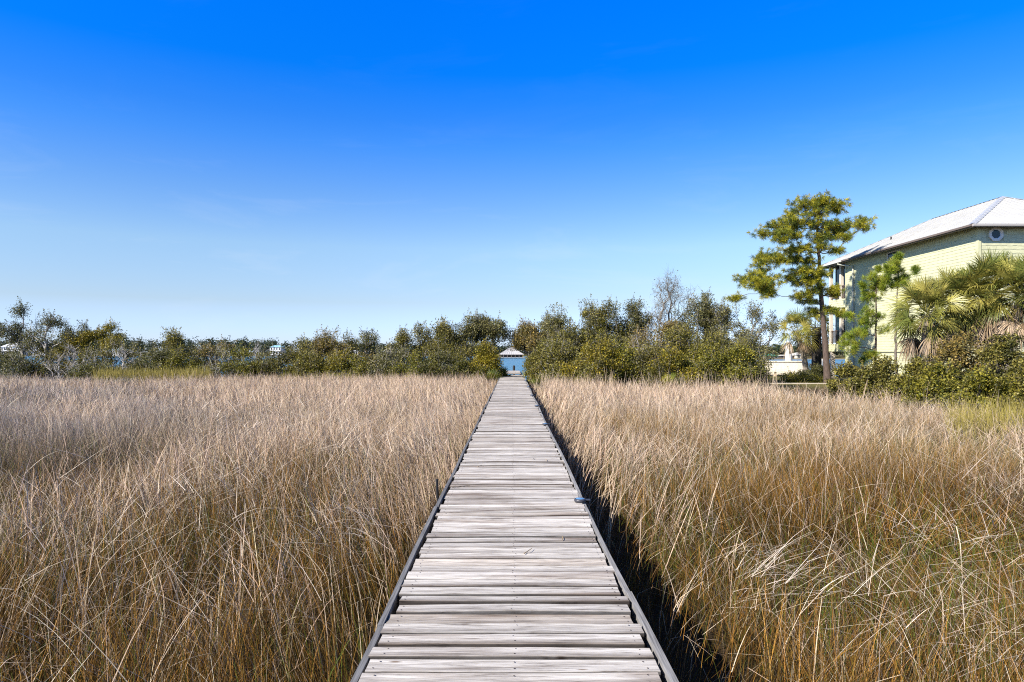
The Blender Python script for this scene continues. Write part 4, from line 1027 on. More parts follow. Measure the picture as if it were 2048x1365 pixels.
def pine(label, Yd, trunk_px, clumps, seed, rbase, rtop, tuftn, nn, nL, nw, cols, barkc, scale, grow=1.35, up=0.0):
    """trunk_px: list of (px, py); clumps: list of (px, py, rx, ry) all at distance about Yd"""
    rg = np.random.default_rng(seed)
    tp = np.array([(px2x(a, Yd), Yd, py2z(b, Yd)) for a, b in trunk_px]); tp[0, 2] = -.1
    t = thing('pine_tree', label, 'pine tree', (tp[0, 0], Yd, 0), 'pines')
    zs = np.linspace(0, len(tp) - 1, 26); ip = np.stack([np.interp(zs, np.arange(len(tp)), tp[:, k]) for k in range(3)], -1)
    tz = (ip[:, 2] - ip[0, 2]) / (ip[-1, 2] - ip[0, 2])
    rad = rbase * (1 - tz) + rtop * tz; rad[0] *= 1.25; rad[1] *= 1.1
    ip[1:-1, :2] += rg.normal(0, .015, (24, 2))
    mb = MB(); mb.path(ip, rad, barkc, 12)
    mb.build('trunk', M_BARK, t, smooth=True)
    br = MB(); fo = MB()
    P = [p for p in ip[4:]]; rr = [r for r in rad[4:]]
    cl = np.array([(px2x(a, Yd), Yd, py2z(b, Yd), c / F * Yd * grow, d / F * Yd * grow) for a, b, c, d in clumps])
    axis_x = np.interp(cl[:, 2], ip[:, 2], ip[:, 0])
    cl[:, 1] = Yd + rg.uniform(-1, 1, len(cl)) * np.maximum(.35, .55 * np.abs(cl[:, 0] - axis_x))
    order = np.argsort(np.abs(cl[:, 0] - axis_x))
    for ci in order:
        c = cl[ci, :3]; A = np.array(P)
        dist = np.linalg.norm((A - c) * np.array([1, 1, 1.6]), axis=1) + np.maximum(0, A[:, 2] - c[2] + .15) * 1.5
        j = int(np.argmin(dist)); q = A[j]; L = np.linalg.norm(c - q)
        pts = [q]; 
        for k in range(1, 5):
            s = k / 4; p = q + (c - q) * s + (rg.normal(0, .045 * L, 3) if k < 4 else 0) + np.array([0, 0, -.08 * L * math.sin(math.pi * s)]); pts.append(p)
        r0 = min(rr[j] * .7, .045 + .032 * L) * scale ** .5; r1 = .022 * scale
        rads = np.linspace(r0, r1, 5)
        br.path(pts, rads, np.array(barkc) * .75, 6)
        for p, r in zip(pts[1:], rads[1:]): P.append(p); rr.append(r)
        # tufts on the upper side of the clump
        rx, rz = cl[ci, 3], cl[ci, 4]
        n = tuftn(rx, rz)
        v = rg.normal(size=(n, 3)); v /= np.linalg.norm(v, axis=1, keepdims=True); v *= rg.random((n, 1)) ** .5 * rg.uniform(.6, 1.5, (n, 1))
        v[:, 2] = v[:, 2] * .9 + .1
        tc_ = c + v * np.array([rx, rx * .9, rz])
        ax = (tc_ - (c - np.array([0, 0, rz * .7]))); ax[:, 2] += up * np.linalg.norm(ax, axis=1); ax /= np.linalg.norm(ax, axis=1, keepdims=True)
        br.tubes(np.repeat((c - np.array([0, 0, rz * .35]))[None], n, 0) + v * np.array([rx, rx, rz]) * .25, tc_, .014 * scale, .007 * scale, np.array(barkc) * .7, 3)
        cidx = rg.integers(0, len(cols), n)
        needles(fo, tc_, ax, nn, nL, nw, np.array(cols)[cidx], rg)
    br.build('branches', M_BARK, t)
    fo.build('crown', M_NEEDLE, t)
    return t
def c5(*l):       # clump list read off an enlarged crop of the pine
    return [(1440 + a / 3.174, 370 + b / 3.174, c / 3.174, d / 3.174) for a, b, c, d in l]
big = c5((640, 96, 45, 24), (600, 110, 50, 26), (530, 130, 62, 36), (490, 165, 42, 26), (590, 185, 80, 30), (720, 118, 58, 26), (745, 150, 40, 26), (660, 150, 50, 28),
         (345, 262, 55, 26), (310, 290, 38, 24), (420, 240, 60, 28), (470, 265, 60, 28), (400, 305, 80, 28), (340, 330, 40, 20), (545, 235, 70, 28), (610, 265, 60, 28), (470, 330, 60, 24),
         (855, 245, 42, 24), (800, 262, 52, 28), (840, 290, 45, 26), (765, 300, 55, 26), (700, 270, 60, 28), (690, 320, 52, 26), (770, 345, 45, 22), (630, 345, 55, 28), (650, 400, 45, 22), (725, 425, 28, 16),
         (330, 375, 45, 20), (520, 405, 62, 28), (450, 420, 62, 28), (380, 440, 62, 28), (310, 445, 48, 26), (420, 478, 70, 26), (335, 490, 50, 24), (255, 505, 42, 26), (510, 465, 52, 24), (560, 490, 40, 18), (290, 540, 35, 16),
         (165, 600, 40, 26), (210, 590, 48, 26), (260, 600, 48, 24), (150, 650, 34, 26), (195, 660, 45, 26), (250, 650, 50, 24), (175, 700, 38, 22), (300, 640, 50, 22), (225, 710, 36, 18), (340, 665, 36, 16),
         (480, 560, 60, 30), (540, 580, 60, 30), (450, 605, 52, 26), (520, 625, 60, 26), (590, 610, 42, 26), (560, 545, 50, 24), (540, 690, 52, 22), (500, 715, 36, 18), (570, 740, 45, 20), (620, 660, 34, 22),
         (700, 668, 42, 20), (745, 690, 32, 16), (730, 815, 40, 18), (790, 825, 34, 14), (690, 790, 30, 16), (655, 560, 28, 18), (600, 800, 36, 18))
PINEC = [(.29, .285, .022), (.41, .37, .026), (.18, .21, .026), (.10, .14, .026), (.36, .325, .024)]
pine('tall gnarled pine with layered golden green crown and bare leaning trunk', 45.0,
     [(1655.5, 768), (1651, 700), (1646, 640), (1641, 585), (1638.5, 530), (1637, 500), (1634, 460), (1638, 425), (1642, 398)],
     big, 71, .215, .05, lambda a, b: int(16 + 34 * a * b / .6), 44, .30, .020, PINEC, (.12, .088, .072), 1.0, grow=1.55)
YP = [(.21, .28, .022), (.29, .34, .026), (.12, .18, .022), (.31, .32, .04)]
def c6(*l): return [(1640 + a / 5.02, 370 + b / 5.02, c / 5.02, d / 5.02) for a, b, c, d in l]
def c7(*l): return [(1640 + a / 4.875, 580 + b / 4.875, c / 4.875, d / 4.875) for a, b, c, d in l]
ya = c6((560, 850, 22, 26), (490, 940, 40, 40), (560, 960, 42, 42), (620, 950, 38, 40), (540, 1040, 50, 40), (600, 1040, 40, 40), (470, 1060, 44, 36), (450, 1010, 30, 30), (640, 1020, 30, 30), (560, 1120, 60, 40), (480, 1130, 45, 40)) + \
     c7((440, 200, 50, 40), (500, 230, 50, 38), (380, 300, 50, 38), (440, 310, 50, 40), (500, 330, 45, 36), (580, 260, 40, 32), (340, 240, 36, 30), (240, 440, 44, 36), (310, 460, 48, 36), (380, 430, 40, 30), (430, 400, 40, 30),
        (290, 520, 40, 30), (360, 540, 44, 30), (250, 590, 40, 30), (440, 650, 40, 28), (490, 620, 34, 24), (600, 390, 30, 24), (400, 690, 30, 20))
pine('shorter young pine with bright green tufts, left of the other young pine', 38.0, [(1750, 770), (1750.5, 720), (1751.5, 660), (1752, 600), (1752, 560), (1752, 545)], ya, 72, .085, .02,
     lambda a, b: 11, 64, .27, .014, YP, (.15, .11, .085), .6, grow=1.5, up=1.3)
yb = c6((790, 715, 34, 26), (800, 760, 40, 40), (740, 790, 24, 20), (655, 830, 20, 24), (700, 870, 38, 40), (790, 860, 40, 40), (930, 860, 36, 30), (870, 930, 34, 34), (770, 950, 40, 38), (680, 930, 34, 36), (660, 970, 34, 30), (820, 1000, 30, 30), (740, 1010, 30, 26))
pine('taller young pine with bottlebrush tufts against the house wall', 37.0, [(1792, 772), (1792, 720), (1791, 680), (1793, 620), (1796, 560), (1799, 520)], yb, 73, .085, .022,
     lambda a, b: 12, 70, .28, .014, YP, (.19, .16, .13), .6, grow=1.4, up=1.8)

# ------------------------------------------------------------------ green shingle house
HX0, HX1, HY0, HY1, HP = 24.6, 34.4, 36.0, 50.3, 53.0
EZ = 8.85
house = thing('house', 'tall pale green shingled house with silver metal roof and corner porches', 'house', (HX0, HY0, 0))
M_SHINGLE = vcol_mat('green_shingle', 0.75, 0.25, 3.0, 0.22, (1, 1, 6), 0.15, 0.004)
M_TRIM = vcol_mat('house_trim', 0.6, 0.3, 2.0, 0.12)
M_BRICKW = vcol_mat('fascia_wood', 0.6, 0.3, 3.0, 0.25)
def shingle_wall(mb, p0, ud, width, z0, z1, nrm, rg, col=(.61, .605, .385), h=.17, wmin=.16, wmax=.30, ragged=.018, holes=()):
    """lapped shingles as real tilted slabs over a backing sheet; ud and nrm are unit vectors in plan"""
    p0 = np.asarray(p0, float); ud = np.array([*ud, 0.0]); nm = np.array([*nrm, 0.0])
    def q(u, z, d): return p0 + ud * u + nm * d + np.array([0, 0, z])
    mb.poly([q(0, z0, 0), q(width, z0, 0), q(width, z1, 0), q(0, z1, 0)], np.array(col) * .8)
    z = z0
    V = []; C = []
    while z < z1 - .02:
        u = -rg.uniform(0, .1); hh = min(h * 1.12, z1 - z)
        while u < width:
            w = rg.uniform(wmin, wmax); a, b_ = max(u, 0), min(u + w, width)
            if b_ - a > .02 and not any(a < hx1 and b_ > hx0 and z + h > hz0 and z < hz1 for hx0, hx1, hz0, hz1 in holes):
                zb = z + rg.uniform(-ragged, ragged) * (z > z0)
                o = .022 + rg.uniform(0, .003)
                pts = [q(a, zb, .012), q(b_, zb, .012), q(b_, zb, o), q(a, zb, o), q(a, z + hh, .007), q(b_, z + hh, .007)]
                V.extend(pts); c = np.array(col) * rg.uniform(.94, 1.03)
                C.extend([c] * 6)
            u += w
        z += h
    n = len(V) // 6
    f = []
    b6 = np.arange(n)[:, None] * 6
    quads = np.concatenate([b6 + np.array([3, 2, 5, 4]), b6 + np.array([0, 1, 2, 3])])
    tris = np.concatenate([b6 + np.array([0, 3, 4]), b6 + np.array([1, 5, 2])])
    base = mb.n
    mb.add(np.array(V), quads, np.array(C))
    mb.f.append(tris.astype(np.int32) + base); mb.m.append(np.zeros(len(tris), np.int32))
rg = np.random.default_rng(5)
GREEN = (.61, .605, .385)
mb = MB()
# side wall facing the boardwalk (normal -X) and front wall facing the camera (normal -Y)
shingle_wall(mb, (HX0, HY1, 0), (0, -1), HY1 - HY0, 2.2, EZ - .06, (-1, 0), rg, wmin=.35, wmax=.9, ragged=.007, holes=[(HY1 - 44.75, HY1 - 43.25, 8.05, 8.75)])
shingle_wall(mb, (HX0, HY0, 0), (1, 0), HX1 - HX0, 2.2, EZ - .06, (0, -1), rg, h=.20, holes=[(.52, 1.28, 8.02, 8.78)])
shingle_wall(mb, (HX0, HY1, 0), (0, -1), HY1 - HY0, 0.0, 2.18, (-1, 0), rg, h=.15, wmin=2.5, wmax=3.6, ragged=.002)
shingle_wall(mb, (HX0, HY0, 0), (1, 0), HX1 - HX0, 0.0, 2.18, (0, -1), rg, h=.15, wmin=2.5, wmax=3.6, ragged=.002)
mb.box(HX0 + .01, HX1, HY0 + .01, HY1, 0, EZ - .07, np.array(GREEN) * .8)
mb.build('wall', M_SHINGLE, house)
mb = MB()
mb.box(HX0 - .045, HX0 + .12, HY0 - .045, HY0 - .002, 0, EZ - .1, (.60, .59, .36)); mb.box(HX0 - .046, HX0 - .002, HY0 - .04, HY0 + .10, 0, EZ - .1, (.60, .59, .36))
mb.box(HX0 - .046, HX0 - .002, HY1 - .12, HY1 + .004, 0, EZ - .1, (.60, .59, .36))
mb.box(HX0 - .05, HX0 - .003, HY0, HY1, 2.155, 2.205, (.05, .05, .04))
mb.build('corner_trim', M_TRIM, house)
# hip roof with standing seams
RX0, RX1, RY0, RY1, RZ = 23.9, 35.1, 35.45, 53.35, 11.53
D = (RX1 - RX0) / 2; XR = RX0 + D; YA, YB = RY0 + D, RY1 - D
m, nt, b = new_mat('metal_roof'); mp = coords(nt); nz = noise(nt, mp, 1.2)
rp = ramp(nt, [(.3, (.46, .46, .44)), (.7, (.52, .52, .50))]); nt.links.new(nz.outputs['Fac'], rp.inputs[0]); nt.links.new(rp.outputs[0], b.inputs['Base Color'])
b.inputs['Roughness'].default_value = .55; b.inputs['Specular IOR Level'].default_value = .3
M_ROOF = m
mb = MB(); TH = .10
A, B_, C_, D_ = (RX0, RY0, EZ), (RX1, RY0, EZ), (RX1, RY1, EZ), (RX0, RY1, EZ); P1, P2 = (XR, YA, RZ), (XR, YB, RZ)
for pts in ((A, P1, P2, D_), (A, B_, P1), (B_, C_, P2, P1), (C_, D_, P2)): 
    pts = pts if len(pts) == 4 else pts
    mb.poly(pts[::-1])
S_ = (RZ - EZ) / D
y = RY0 + .3
while y < RY1 - .1:        # seams on the side slope
    run = min(y - RY0, RY1 - y, D)
    if run > .15:
        p0 = np.array([RX0 + .01, y, EZ + .015]); p1 = np.array([RX0 + run - .02, y, EZ + run * S_ + .012])
        mb.tubes([p0], [p1], .012, .012, sides=4)
        p0[0] = RX1 - .01; p1[0] = RX1 - run + .02; mb.tubes([p0], [p1], .012, .012, sides=4)
    y += .40
x = RX0 + .3
while x < RX1 - .1:
    run = min(x - RX0, RX1 - x, D)
    if run > .15:
        mb.tubes([(x, RY0 + .01, EZ + .015)], [(x, RY0 + run - .02, EZ + run * S_ + .012)], .013, .013, sides=4)
        mb.tubes([(x, RY1 - .01, EZ + .015)], [(x, RY1 - run + .02, EZ + run * S_ + .012)], .013, .013, sides=4)
    x += .40
roof = mb.build('roof', M_ROOF, house)
mb = MB()
for a, c in ((A, P1), (B_, P1), (C_, P2), (D_, P2), (P1, P2)):
    a = np.array(a); c = np.array(c); d = (c - a) / np.linalg.norm(c - a); s = np.cross(d, (0, 0, 1)); s /= np.linalg.norm(s)
    up = np.array([0, 0, .030]); w = .17 * s
    dn = np.array([0, 0, -.17 * S_ * (1 if a is P1 else .72)])
    mb.add([a + up, c + up, c + w + dn + up, a + w + dn + up], [(0, 1, 2, 3)]); mb.add([a + up, a - w + dn + up, c - w + dn + up, c + up], [(0, 1, 2, 3)])
mb.build('ridge_cap', plain('ridge_metal', (.50, .52, .54), .4, .5, metal=.3), roof)
mb = MB(); mb.path([(RX0 + 2.2, 47.0, EZ + 2.2 * S_ - .05), (RX0 + 2.2, 47.0, EZ + 2.2 * S_ + .22)], [.05, .05], (.03, .03, .03), 8); mb.build('vent_pipe', M_TWIG, roof)
# soffit, fascia, gutter
mb = MB()
mb.box(RX0 + .03, RX1 - .03, RY0 + .03, RY1 - .03, EZ - .055, EZ - .03, (.30, .27, .22))
mb.build('soffit', M_TRIM, house)
mb = MB()
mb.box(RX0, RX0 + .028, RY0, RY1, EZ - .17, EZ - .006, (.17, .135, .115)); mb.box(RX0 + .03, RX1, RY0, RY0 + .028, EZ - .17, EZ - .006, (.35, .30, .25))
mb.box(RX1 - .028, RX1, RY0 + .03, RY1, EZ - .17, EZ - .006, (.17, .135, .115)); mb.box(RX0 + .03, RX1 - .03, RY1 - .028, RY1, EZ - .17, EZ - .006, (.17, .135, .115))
mb.build('fascia', M_BRICKW, house)
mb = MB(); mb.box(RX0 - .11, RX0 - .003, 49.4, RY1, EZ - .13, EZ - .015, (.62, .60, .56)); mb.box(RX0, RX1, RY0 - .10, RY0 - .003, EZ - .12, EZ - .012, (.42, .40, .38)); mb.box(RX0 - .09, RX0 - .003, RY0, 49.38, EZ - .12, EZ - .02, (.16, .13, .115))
mb.build('gutter', M_TRIM, house)
mb = MB(); mb.path([(RX0 - .05, 50.0, EZ - .10), (RX0 - .05, 50.0, EZ - .24), (HX0 - .10, 49.1, EZ - .52), (HX0 - .10, 49.05, EZ - .7), (HX0 - .10, 49.05, .3)], [.055] * 5, (.46, .47, .40), 8); mb.build('downspout', M_TRIM, house)
# octagonal window on the front, small rectangular window on the side
def ring(mb, cx, y, cz, r0, r1, d, n=8, col=(.88, .80, .68)):
    a = (np.arange(n) + .5) / n * 2 * np.pi
    o = np.stack([cx + r1 * np.cos(a), np.full(n, y - d), cz + r1 * np.sin(a)], -1); i = np.stack([cx + r0 * np.cos(a), np.full(n, y - d), cz + r0 * np.sin(a)], -1)
    ob = o.copy(); ob[:, 1] = y; ib = i.copy(); ib[:, 1] = y
    k = np.arange(n); kn = (k + 1) % n
    V = np.concatenate([o, i, ob, ib])
    f = np.concatenate([np.stack([k, kn, n + kn, n + k], -1), np.stack([2 * n + k, 2 * n + kn, kn, k], -1), np.stack([n + k, n + kn, 3 * n + kn, 3 * n + k], -1)])
    mb.add(V, f, col)
mb = MB(); ring(mb, 25.5, 36.0, 8.40, .29, .40, .07); ring(mb, 25.5, 36.0, 8.40, .24, .292, .045, col=(.82, .82, .80))
ow = mb.build('octagonal_window', M_TRIM, house)
mb = MB(); a = (np.arange(8) + .5) / 8 * 2 * np.pi; mb.poly(np.stack([25.5 + .26 * np.cos(a), np.full(8, 35.97), 8.40 + .26 * np.sin(a)], -1)[::1]); mb.build('pane', M_GLASS_DARK, ow)
def win_x(x, y0, y1, z0, z1, w=.09, col=(.70, .64, .58), mull=0, parent=house):
    mb = MB(); d = .05
    mb.box(x - d, x, y0, y0 + w, z0, z1, col); mb.box(x - d, x, y1 - w, y1, z0, z1, col); mb.box(x - d, x, y0 + w, y1 - w, z0, z0 + w, col); mb.box(x - d, x, y0 + w, y1 - w, z1 - w, z1, col)
    for k in range(mull):
        yy = y0 + (y1 - y0) * (k + 1) / (mull + 1); mb.box(x - d + .005, x, yy - .03, yy + .03, z0 + w, z1 - w, col)
    o = mb.build('window', M_TRIM, parent)
    mb = MB(); mb.poly([(x - .015, y1 - w, z0 + w), (x - .015, y0 + w, z0 + w), (x - .015, y0 + w, z1 - w), (x - .015, y1 - w, z1 - w)]); mb.build('pane', M_GLASS_DARK, o)
win_x(HX0 - .005, 43.3, 44.7, 8.10, 8.70)
# corner porches: two storeys of balconies past the side wall, open below
XI = 27.4
mb = MB()
shingle_wall(mb, (HX0, HP, 0), (0, -1), HP - HY1, 5.50, 6.14, (-1, 0), rg); shingle_wall(mb, (HX0, HP, 0), (0, -1), HP - HY1, 2.22, 2.80, (-1, 0), rg)
for z0, z1 in ((5.5, 6.14), (2.22, 2.8)):
    mb.box(HX0 + .01, HX1, HY1 + .01, HP, z0 + .005, z1 - .005, np.array(GREEN) * .9)
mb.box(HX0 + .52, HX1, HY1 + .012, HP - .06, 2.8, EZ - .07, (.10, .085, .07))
mb.build('balcony', M_SHINGLE, house)
for yy in (51.2, 52.86):
    for z0, z1 in ((6.14, EZ - .07), (2.8, 5.5)):
        mb = MB(); mb.box(HX0 + .0, HX0 + .22, yy - .11, yy + .11, z0, z1, (.66, .60, .50)); mb.build('porch_post', M_TRIM, house)
for z0 in (6.16, 2.82):
    for (ya_, yb_) in ((HY1 + .02, 51.08), (51.32, 52.74)):
        mb = MB(); mb.box(HX0 + .06, HX0 + .12, ya_, yb_, z0 + .93, z0 + 1.0, (.12, .08, .06)); mb.box(HX0 + .06, HX0 + .12, ya_, yb_, z0 + .08, z0 + .13, (.12, .08, .06))
        yy = ya_ + .05
        while yy < yb_: mb.box(HX0 + .08, HX0 + .10, yy - .008, yy + .008, z0 + .13, z0 + .93, (.10, .08, .07)); yy += .075
        mb.build('railing', M_BRICKW, house)
for z0, z1 in ((6.2, 8.6), (2.86, 5.4)):
    win_x(HX0 + .51, 50.45, 52.9, z0, z1, w=.07, col=(.05, .045, .04), mull=3)
mb = MB(); mb.box(HX0 + .02, HX0 + .30, 52.6, 52.9, 0, 2.22, (.64, .56, .46)); mb.build('porch_post', M_TRIM, house)
mb = MB(); mb.box(HX0 + 4.8, HX0 + 5.1, 52.6, 52.9, 0, 2.22, (.64, .56, .46)); mb.build('porch_post', M_TRIM, house)

# ------------------------------------------------------------------ yard behind the pine
M_CREAM = vcol_mat('cream_boards', 0.7, 0.25, 2.5, 0.18)
CR = (.86, .79, .67)
fe = thing('board_fence', 'bright cream timber board fence with cap rail behind the leaning palm', 'fence', (20.5, 58.5, 0))
mb = MB(); x = 16.6
while x < 25.2: mb.box(x, x + .235, 58.48, 58.50, .06, 1.34, np.array(CR) * rg.uniform(.92, 1.04)); x += .24
mb.build('board_panel', M_CREAM, fe)
mb = MB(); mb.box(16.5, 25.3, 58.40, 58.56, 1.342, 1.43, CR); mb.build('cap_rail', M_CREAM, fe)
for x in (16.7, 18.4, 20.1, 21.8, 23.5, 25.2):
    mb = MB(); mb.box(x - .06, x + .06, 58.50, 58.62, 0, 1.50, CR); mb.build('post', M_CREAM, fe)
be = thing('timber_ledge', 'low cream timber ledge running along the foot of the board fence', 'ledge', (20.5, 57.8, 0))
mb = MB(); mb.box(16.6, 24.6, 57.4, 58.2, .50, .60, CR); mb.build('top', M_CREAM, be)
for x in (17, 18.3, 19.6, 20.9, 22.2, 23.5):
    mb = MB(); mb.box(x - .08, x + .08, 57.5, 57.66, 0, .50, (.70, .55, .38)); mb.build('post', M_CREAM, be)
mb = MB(); mb.box(19.6, 21.3, 57.55, 58.0, .60, .72, (.22, .19, .16)); tag(mb.build('plank_stack', M_RAIL), 'stack of dark planks lying on the cream timber ledge', 'planks')
rl = thing('railing', 'dark picket railing by the water between the palms and the house', 'railing', (27, 59, 0))
mb = MB(); mb.box(25.4, 30.5, 58.9, 58.98, 1.12, 1.18, (.12, .09, .07)); mb.box(25.4, 30.5, 58.92, 58.96, .30, .35, (.12, .09, .07)); mb.build('rail', M_BRICKW, rl)
mb = MB(); x = 25.45
while x < 30.5: mb.box(x - .018, x + .018, 58.92, 58.96, .352, 1.118, (.12, .09, .07)); x += .13
mb.build('pickets', M_BRICKW, rl)
for x in (25.4, 27.1, 28.8, 30.5):
    mb = MB(); mb.box(x - .05, x + .05, 58.99, 59.09, 0, 1.25, (.12, .09, .07)); mb.build('post', M_BRICKW, rl)
mb = MB(); pts = [(16.4, 44.6), (19.0, 44.3), (21.3, 44.1), (23.2, 43.2)]
for (xa, ya_), (xb, yb_) in zip(pts[:-1], pts[1:]):
    d = np.array([xb - xa, yb_ - ya_]); d /= np.linalg.norm(d); n_ = np.array([-d[1], d[0]]) * .05
    v = [(xa + n_[0], ya_ + n_[1]), (xb + n_[0], yb_ + n_[1]), (xb - n_[0], yb_ - n_[1]), (xa - n_[0], ya_ - n_[1])]
    V = [(*p, 0) for p in v] + [(*p, .17) for p in v]
    mb.add(V, [(4, 7, 6, 5), (0, 1, 5, 4), (1, 2, 6, 5), (2, 3, 7, 6), (3, 0, 4, 7)], (.52, .46, .38))
tag(mb.build('garden_edging', M_CREAM), 'low pale timber edging along the lawn at the foot of the tall pine', 'edging')
# small white ornamental lighthouse
lh = thing('ornamental_lighthouse', 'slim white ornamental lighthouse behind the cream board fence', 'lighthouse', (px2x(1577, 61), 61, 0))
lx = px2x(1577, 61)
mb = MB(); lathe(mb, [(.36, 0), (.35, .5), (.30, 1.6), (.23, 2.9), (.22, 3.0)], lx, 61, 0, 16); mb.build('tower', M_WHITE, lh, smooth=True)
mb = MB(); lathe(mb, [(.22, 3.0), (.33, 3.02), (.33, 3.08), (.17, 3.10)], lx, 61, 0, 16); mb.build('gallery', M_WHITE, lh)
mb = MB(); lathe(mb, [(.16, 3.09), (.16, 3.45)], lx, 61, 0, 12); mb.build('lantern', plain('pale_glass', (.45, .60, .75), .2, .5), lh)
mb = MB(); lathe(mb, [(.22, 3.45), (.14, 3.58), (0, 3.72)], lx, 61, 0, 12); mb.build('cap', plain('cap_paint', (.62, .70, .78), .5), lh)
mb = MB(); mb.box(lx - .07, lx + .07, 60.70, 60.78, 2.05, 2.25, (.05, .05, .05)); mb.build('window', M_TWIG, lh)

# person in white by the railing
def skin_body(name, joints, edges, radii, mat, parent, col):
    me = bpy.data.meshes.new(name); me.from_pydata(joints, edges, []); me.update()
    o = bpy.data.objects.new(name, me); COL.objects.link(o); o.parent = parent
    sk = o.modifiers.new('skin', 'SKIN'); ss = o.modifiers.new('sub', 'SUBSURF'); ss.levels = ss.render_levels = 1
    for i, r in enumerate(radii): me.skin_vertices[0].data[i].radius = (r, r)
    me.skin_vertices[0].data[0].use_root = True
    me.materials.append(mat); return o
pz = .10
pr = thing('person', 'person in a white shirt and dark trousers standing by the railing', 'person', (px2x(1641, 58.4), 58.4, pz))
J = [(0, 0, .92), (0, 0, 1.15), (0, 0, 1.38), (0, 0, 1.50), (0, .01, 1.62), (0, 0, 1.74), (.19, 0, 1.40), (.25, .02, 1.12), (.24, -.12, .92), (.24, -.2, .86), (-.19, 0, 1.40), (-.25, .02, 1.12), (-.24, -.12, .92), (-.24, -.2, .86),
     (.10, 0, .86), (.11, -.01, .48), (.11, .02, .08), (.12, -.13, .04), (-.10, 0, .86), (-.11, -.01, .48), (-.11, .02, .08), (-.12, -.13, .04)]
E = [(0, 1), (1, 2), (2, 3), (3, 4), (4, 5), (2, 6), (6, 7), (7, 8), (8, 9), (2, 10), (10, 11), (11, 12), (12, 13), (0, 14), (14, 15), (15, 16), (16, 17), (0, 18), (18, 19), (19, 20), (20, 21)]
RD = [.14, .13, .15, .055, .10, .075, .065, .05, .038, .03, .065, .05, .038, .03, .09, .06, .045, .035, .09, .06, .045, .035]
m, nt, b = new_mat('person_surface')
mp = coords(nt); sp = N(nt, 'ShaderNodeSeparateXYZ'); nt.links.new(mp.outputs[0], sp.inputs[0])
dvz = N(nt, 'ShaderNodeMath', operation='DIVIDE'); dvz.inputs[1].default_value = 2.0; nt.links.new(sp.outputs['Z'], dvz.inputs[0])
rp = ramp(nt, [(0, (.03, .03, .04)), (.45, (.80, .80, .80)), (.76, (.45, .26, .18)), (1, (.45, .26, .18))]); rp.color_ramp.interpolation = 'CONSTANT'
nt.links.new(dvz.outputs[0], rp.inputs[0]); nt.links.new(rp.outputs[0], b.inputs['Base Color']); b.inputs['Roughness'].default_value = .7
skin_body('body', J, E, RD, m, pr, None)
mb = MB(); lathe(mb, [(.105, 1.66), (.112, 1.72), (.09, 1.80), (0, 1.84)], px2x(1641, 58.4), 58.4 + .01, pz, 12, (.10, .06, .03)); mb.build('hair', M_TWIG, pr, smooth=True)

# ------------------------------------------------------------------ far shore
def far_house(name, label, px0, px1, Yd, ybase, yeave, yroof, wall, roofc, storeys=2, group='houses on the far shore', depth=None, stilts=False, gable=False):
    x0, x1 = px2x(px0, Yd), px2x(px1, Yd); z0 = py2z(ybase, Yd); z1 = py2z(yeave, Yd); z2 = py2z(yroof, Yd)
    g0 = float(ground_z((x0 + x1) / 2, Yd)); depth = depth or 11
    t = thing(name, label, 'house', ((x0 + x1) / 2, Yd, g0), group)
    mb = MB(); mb.box(x0, x1, Yd, Yd + depth, min(g0, z0) - .2 if not stilts else z0, z1, wall); mb.build('wall', M_TRIM, t)
    mb = MB(); o = .6; cx = (x0 + x1) / 2; hw = (x1 - x0) / 2
    a = [(x0 - o, Yd - o, z1), (x1 + o, Yd - o, z1), (x1 + o, Yd + depth + o, z1), (x0 - o, Yd + depth + o, z1)]
    k = .0 if gable else min(.6 * hw, depth * .45)
    r = [(x0 - o + k if not gable else x0 - o, Yd + depth / 2, z2), (x1 + o - k, Yd + depth / 2, z2)]
    if hw < 3 and not gable: r = [(cx - .3, Yd + depth / 2, z2), (cx + .3, Yd + depth / 2, z2)]
    mb.add(a + r, [(0, 1, 5, 4), (2, 3, 4, 5)], roofc); mb.add(a + r, [(1, 2, 5), (3, 0, 4)], roofc); mb.add(a, [(3, 2, 1, 0)], np.array(wall) * .8)
    mb.build('roof', M_TRIM, t)
    nw = max(2, int((x1 - x0) / 2.2)); sh = (z1 - z0) / storeys
    for s in range(storeys):
        for i in range(nw):
            wx = x0 + (x1 - x0) * (i + .5) / nw; wz = z0 + sh * (s + .5)
            mb = MB(); mb.box(wx - .55, wx + .55, Yd - .06, Yd - .01, wz - sh * .26, wz + sh * .30, (.06, .07, .09)); mb.build('window', M_TRIM, t)
        if storeys > 1:
            mb = MB(); mb.box(x0, x1, Yd - 1.2, Yd - .003, z0 + sh * s - .12 + .02, z0 + sh * s + .12, (.8, .8, .8)); mb.build('balcony', M_TRIM, t)
    if stilts:
        for i in range(5):
            wx = x0 + .2 + (x1 - x0 - .4) * i / 4
            mb = MB(); mb.box(wx - .15, wx + .15, Yd + .05, Yd + .35, g0 - .3, z0, (.7, .7, .7)); mb.build('stilt', M_TRIM, t)
    return t
far_house('lake_house', 'white two storey lake house with pale blue hip roof across the water', 540, 562, 650, 710.5, 694.5, 691, (.80, .80, .80), (.30, .55, .68), 2)
far_house('cottage', 'small blue white annex beside the white lake house', 563, 568, 655, 711, 702, 698.5, (.62, .72, .80), (.30, .50, .62), 1, depth=8)
far_house('lake_house', 'white house seen between the golden trees left of the boardwalk', 655, 668, 658, 711, 703.5, 700, (.78, .76, .74), (.55, .55, .56), 1)
far_house('lake_house', 'low white house with grey roof behind the slim two lobed tree', 694, 716, 658, 711, 704, 701, (.74, .73, .72), (.58, .58, .60), 1)
far_house('lake_house', 'long white house behind the trees left of the turquoise roof', 766, 792, 655, 710, 702, 697.5, (.80, .78, .76), (.72, .70, .70), 1)
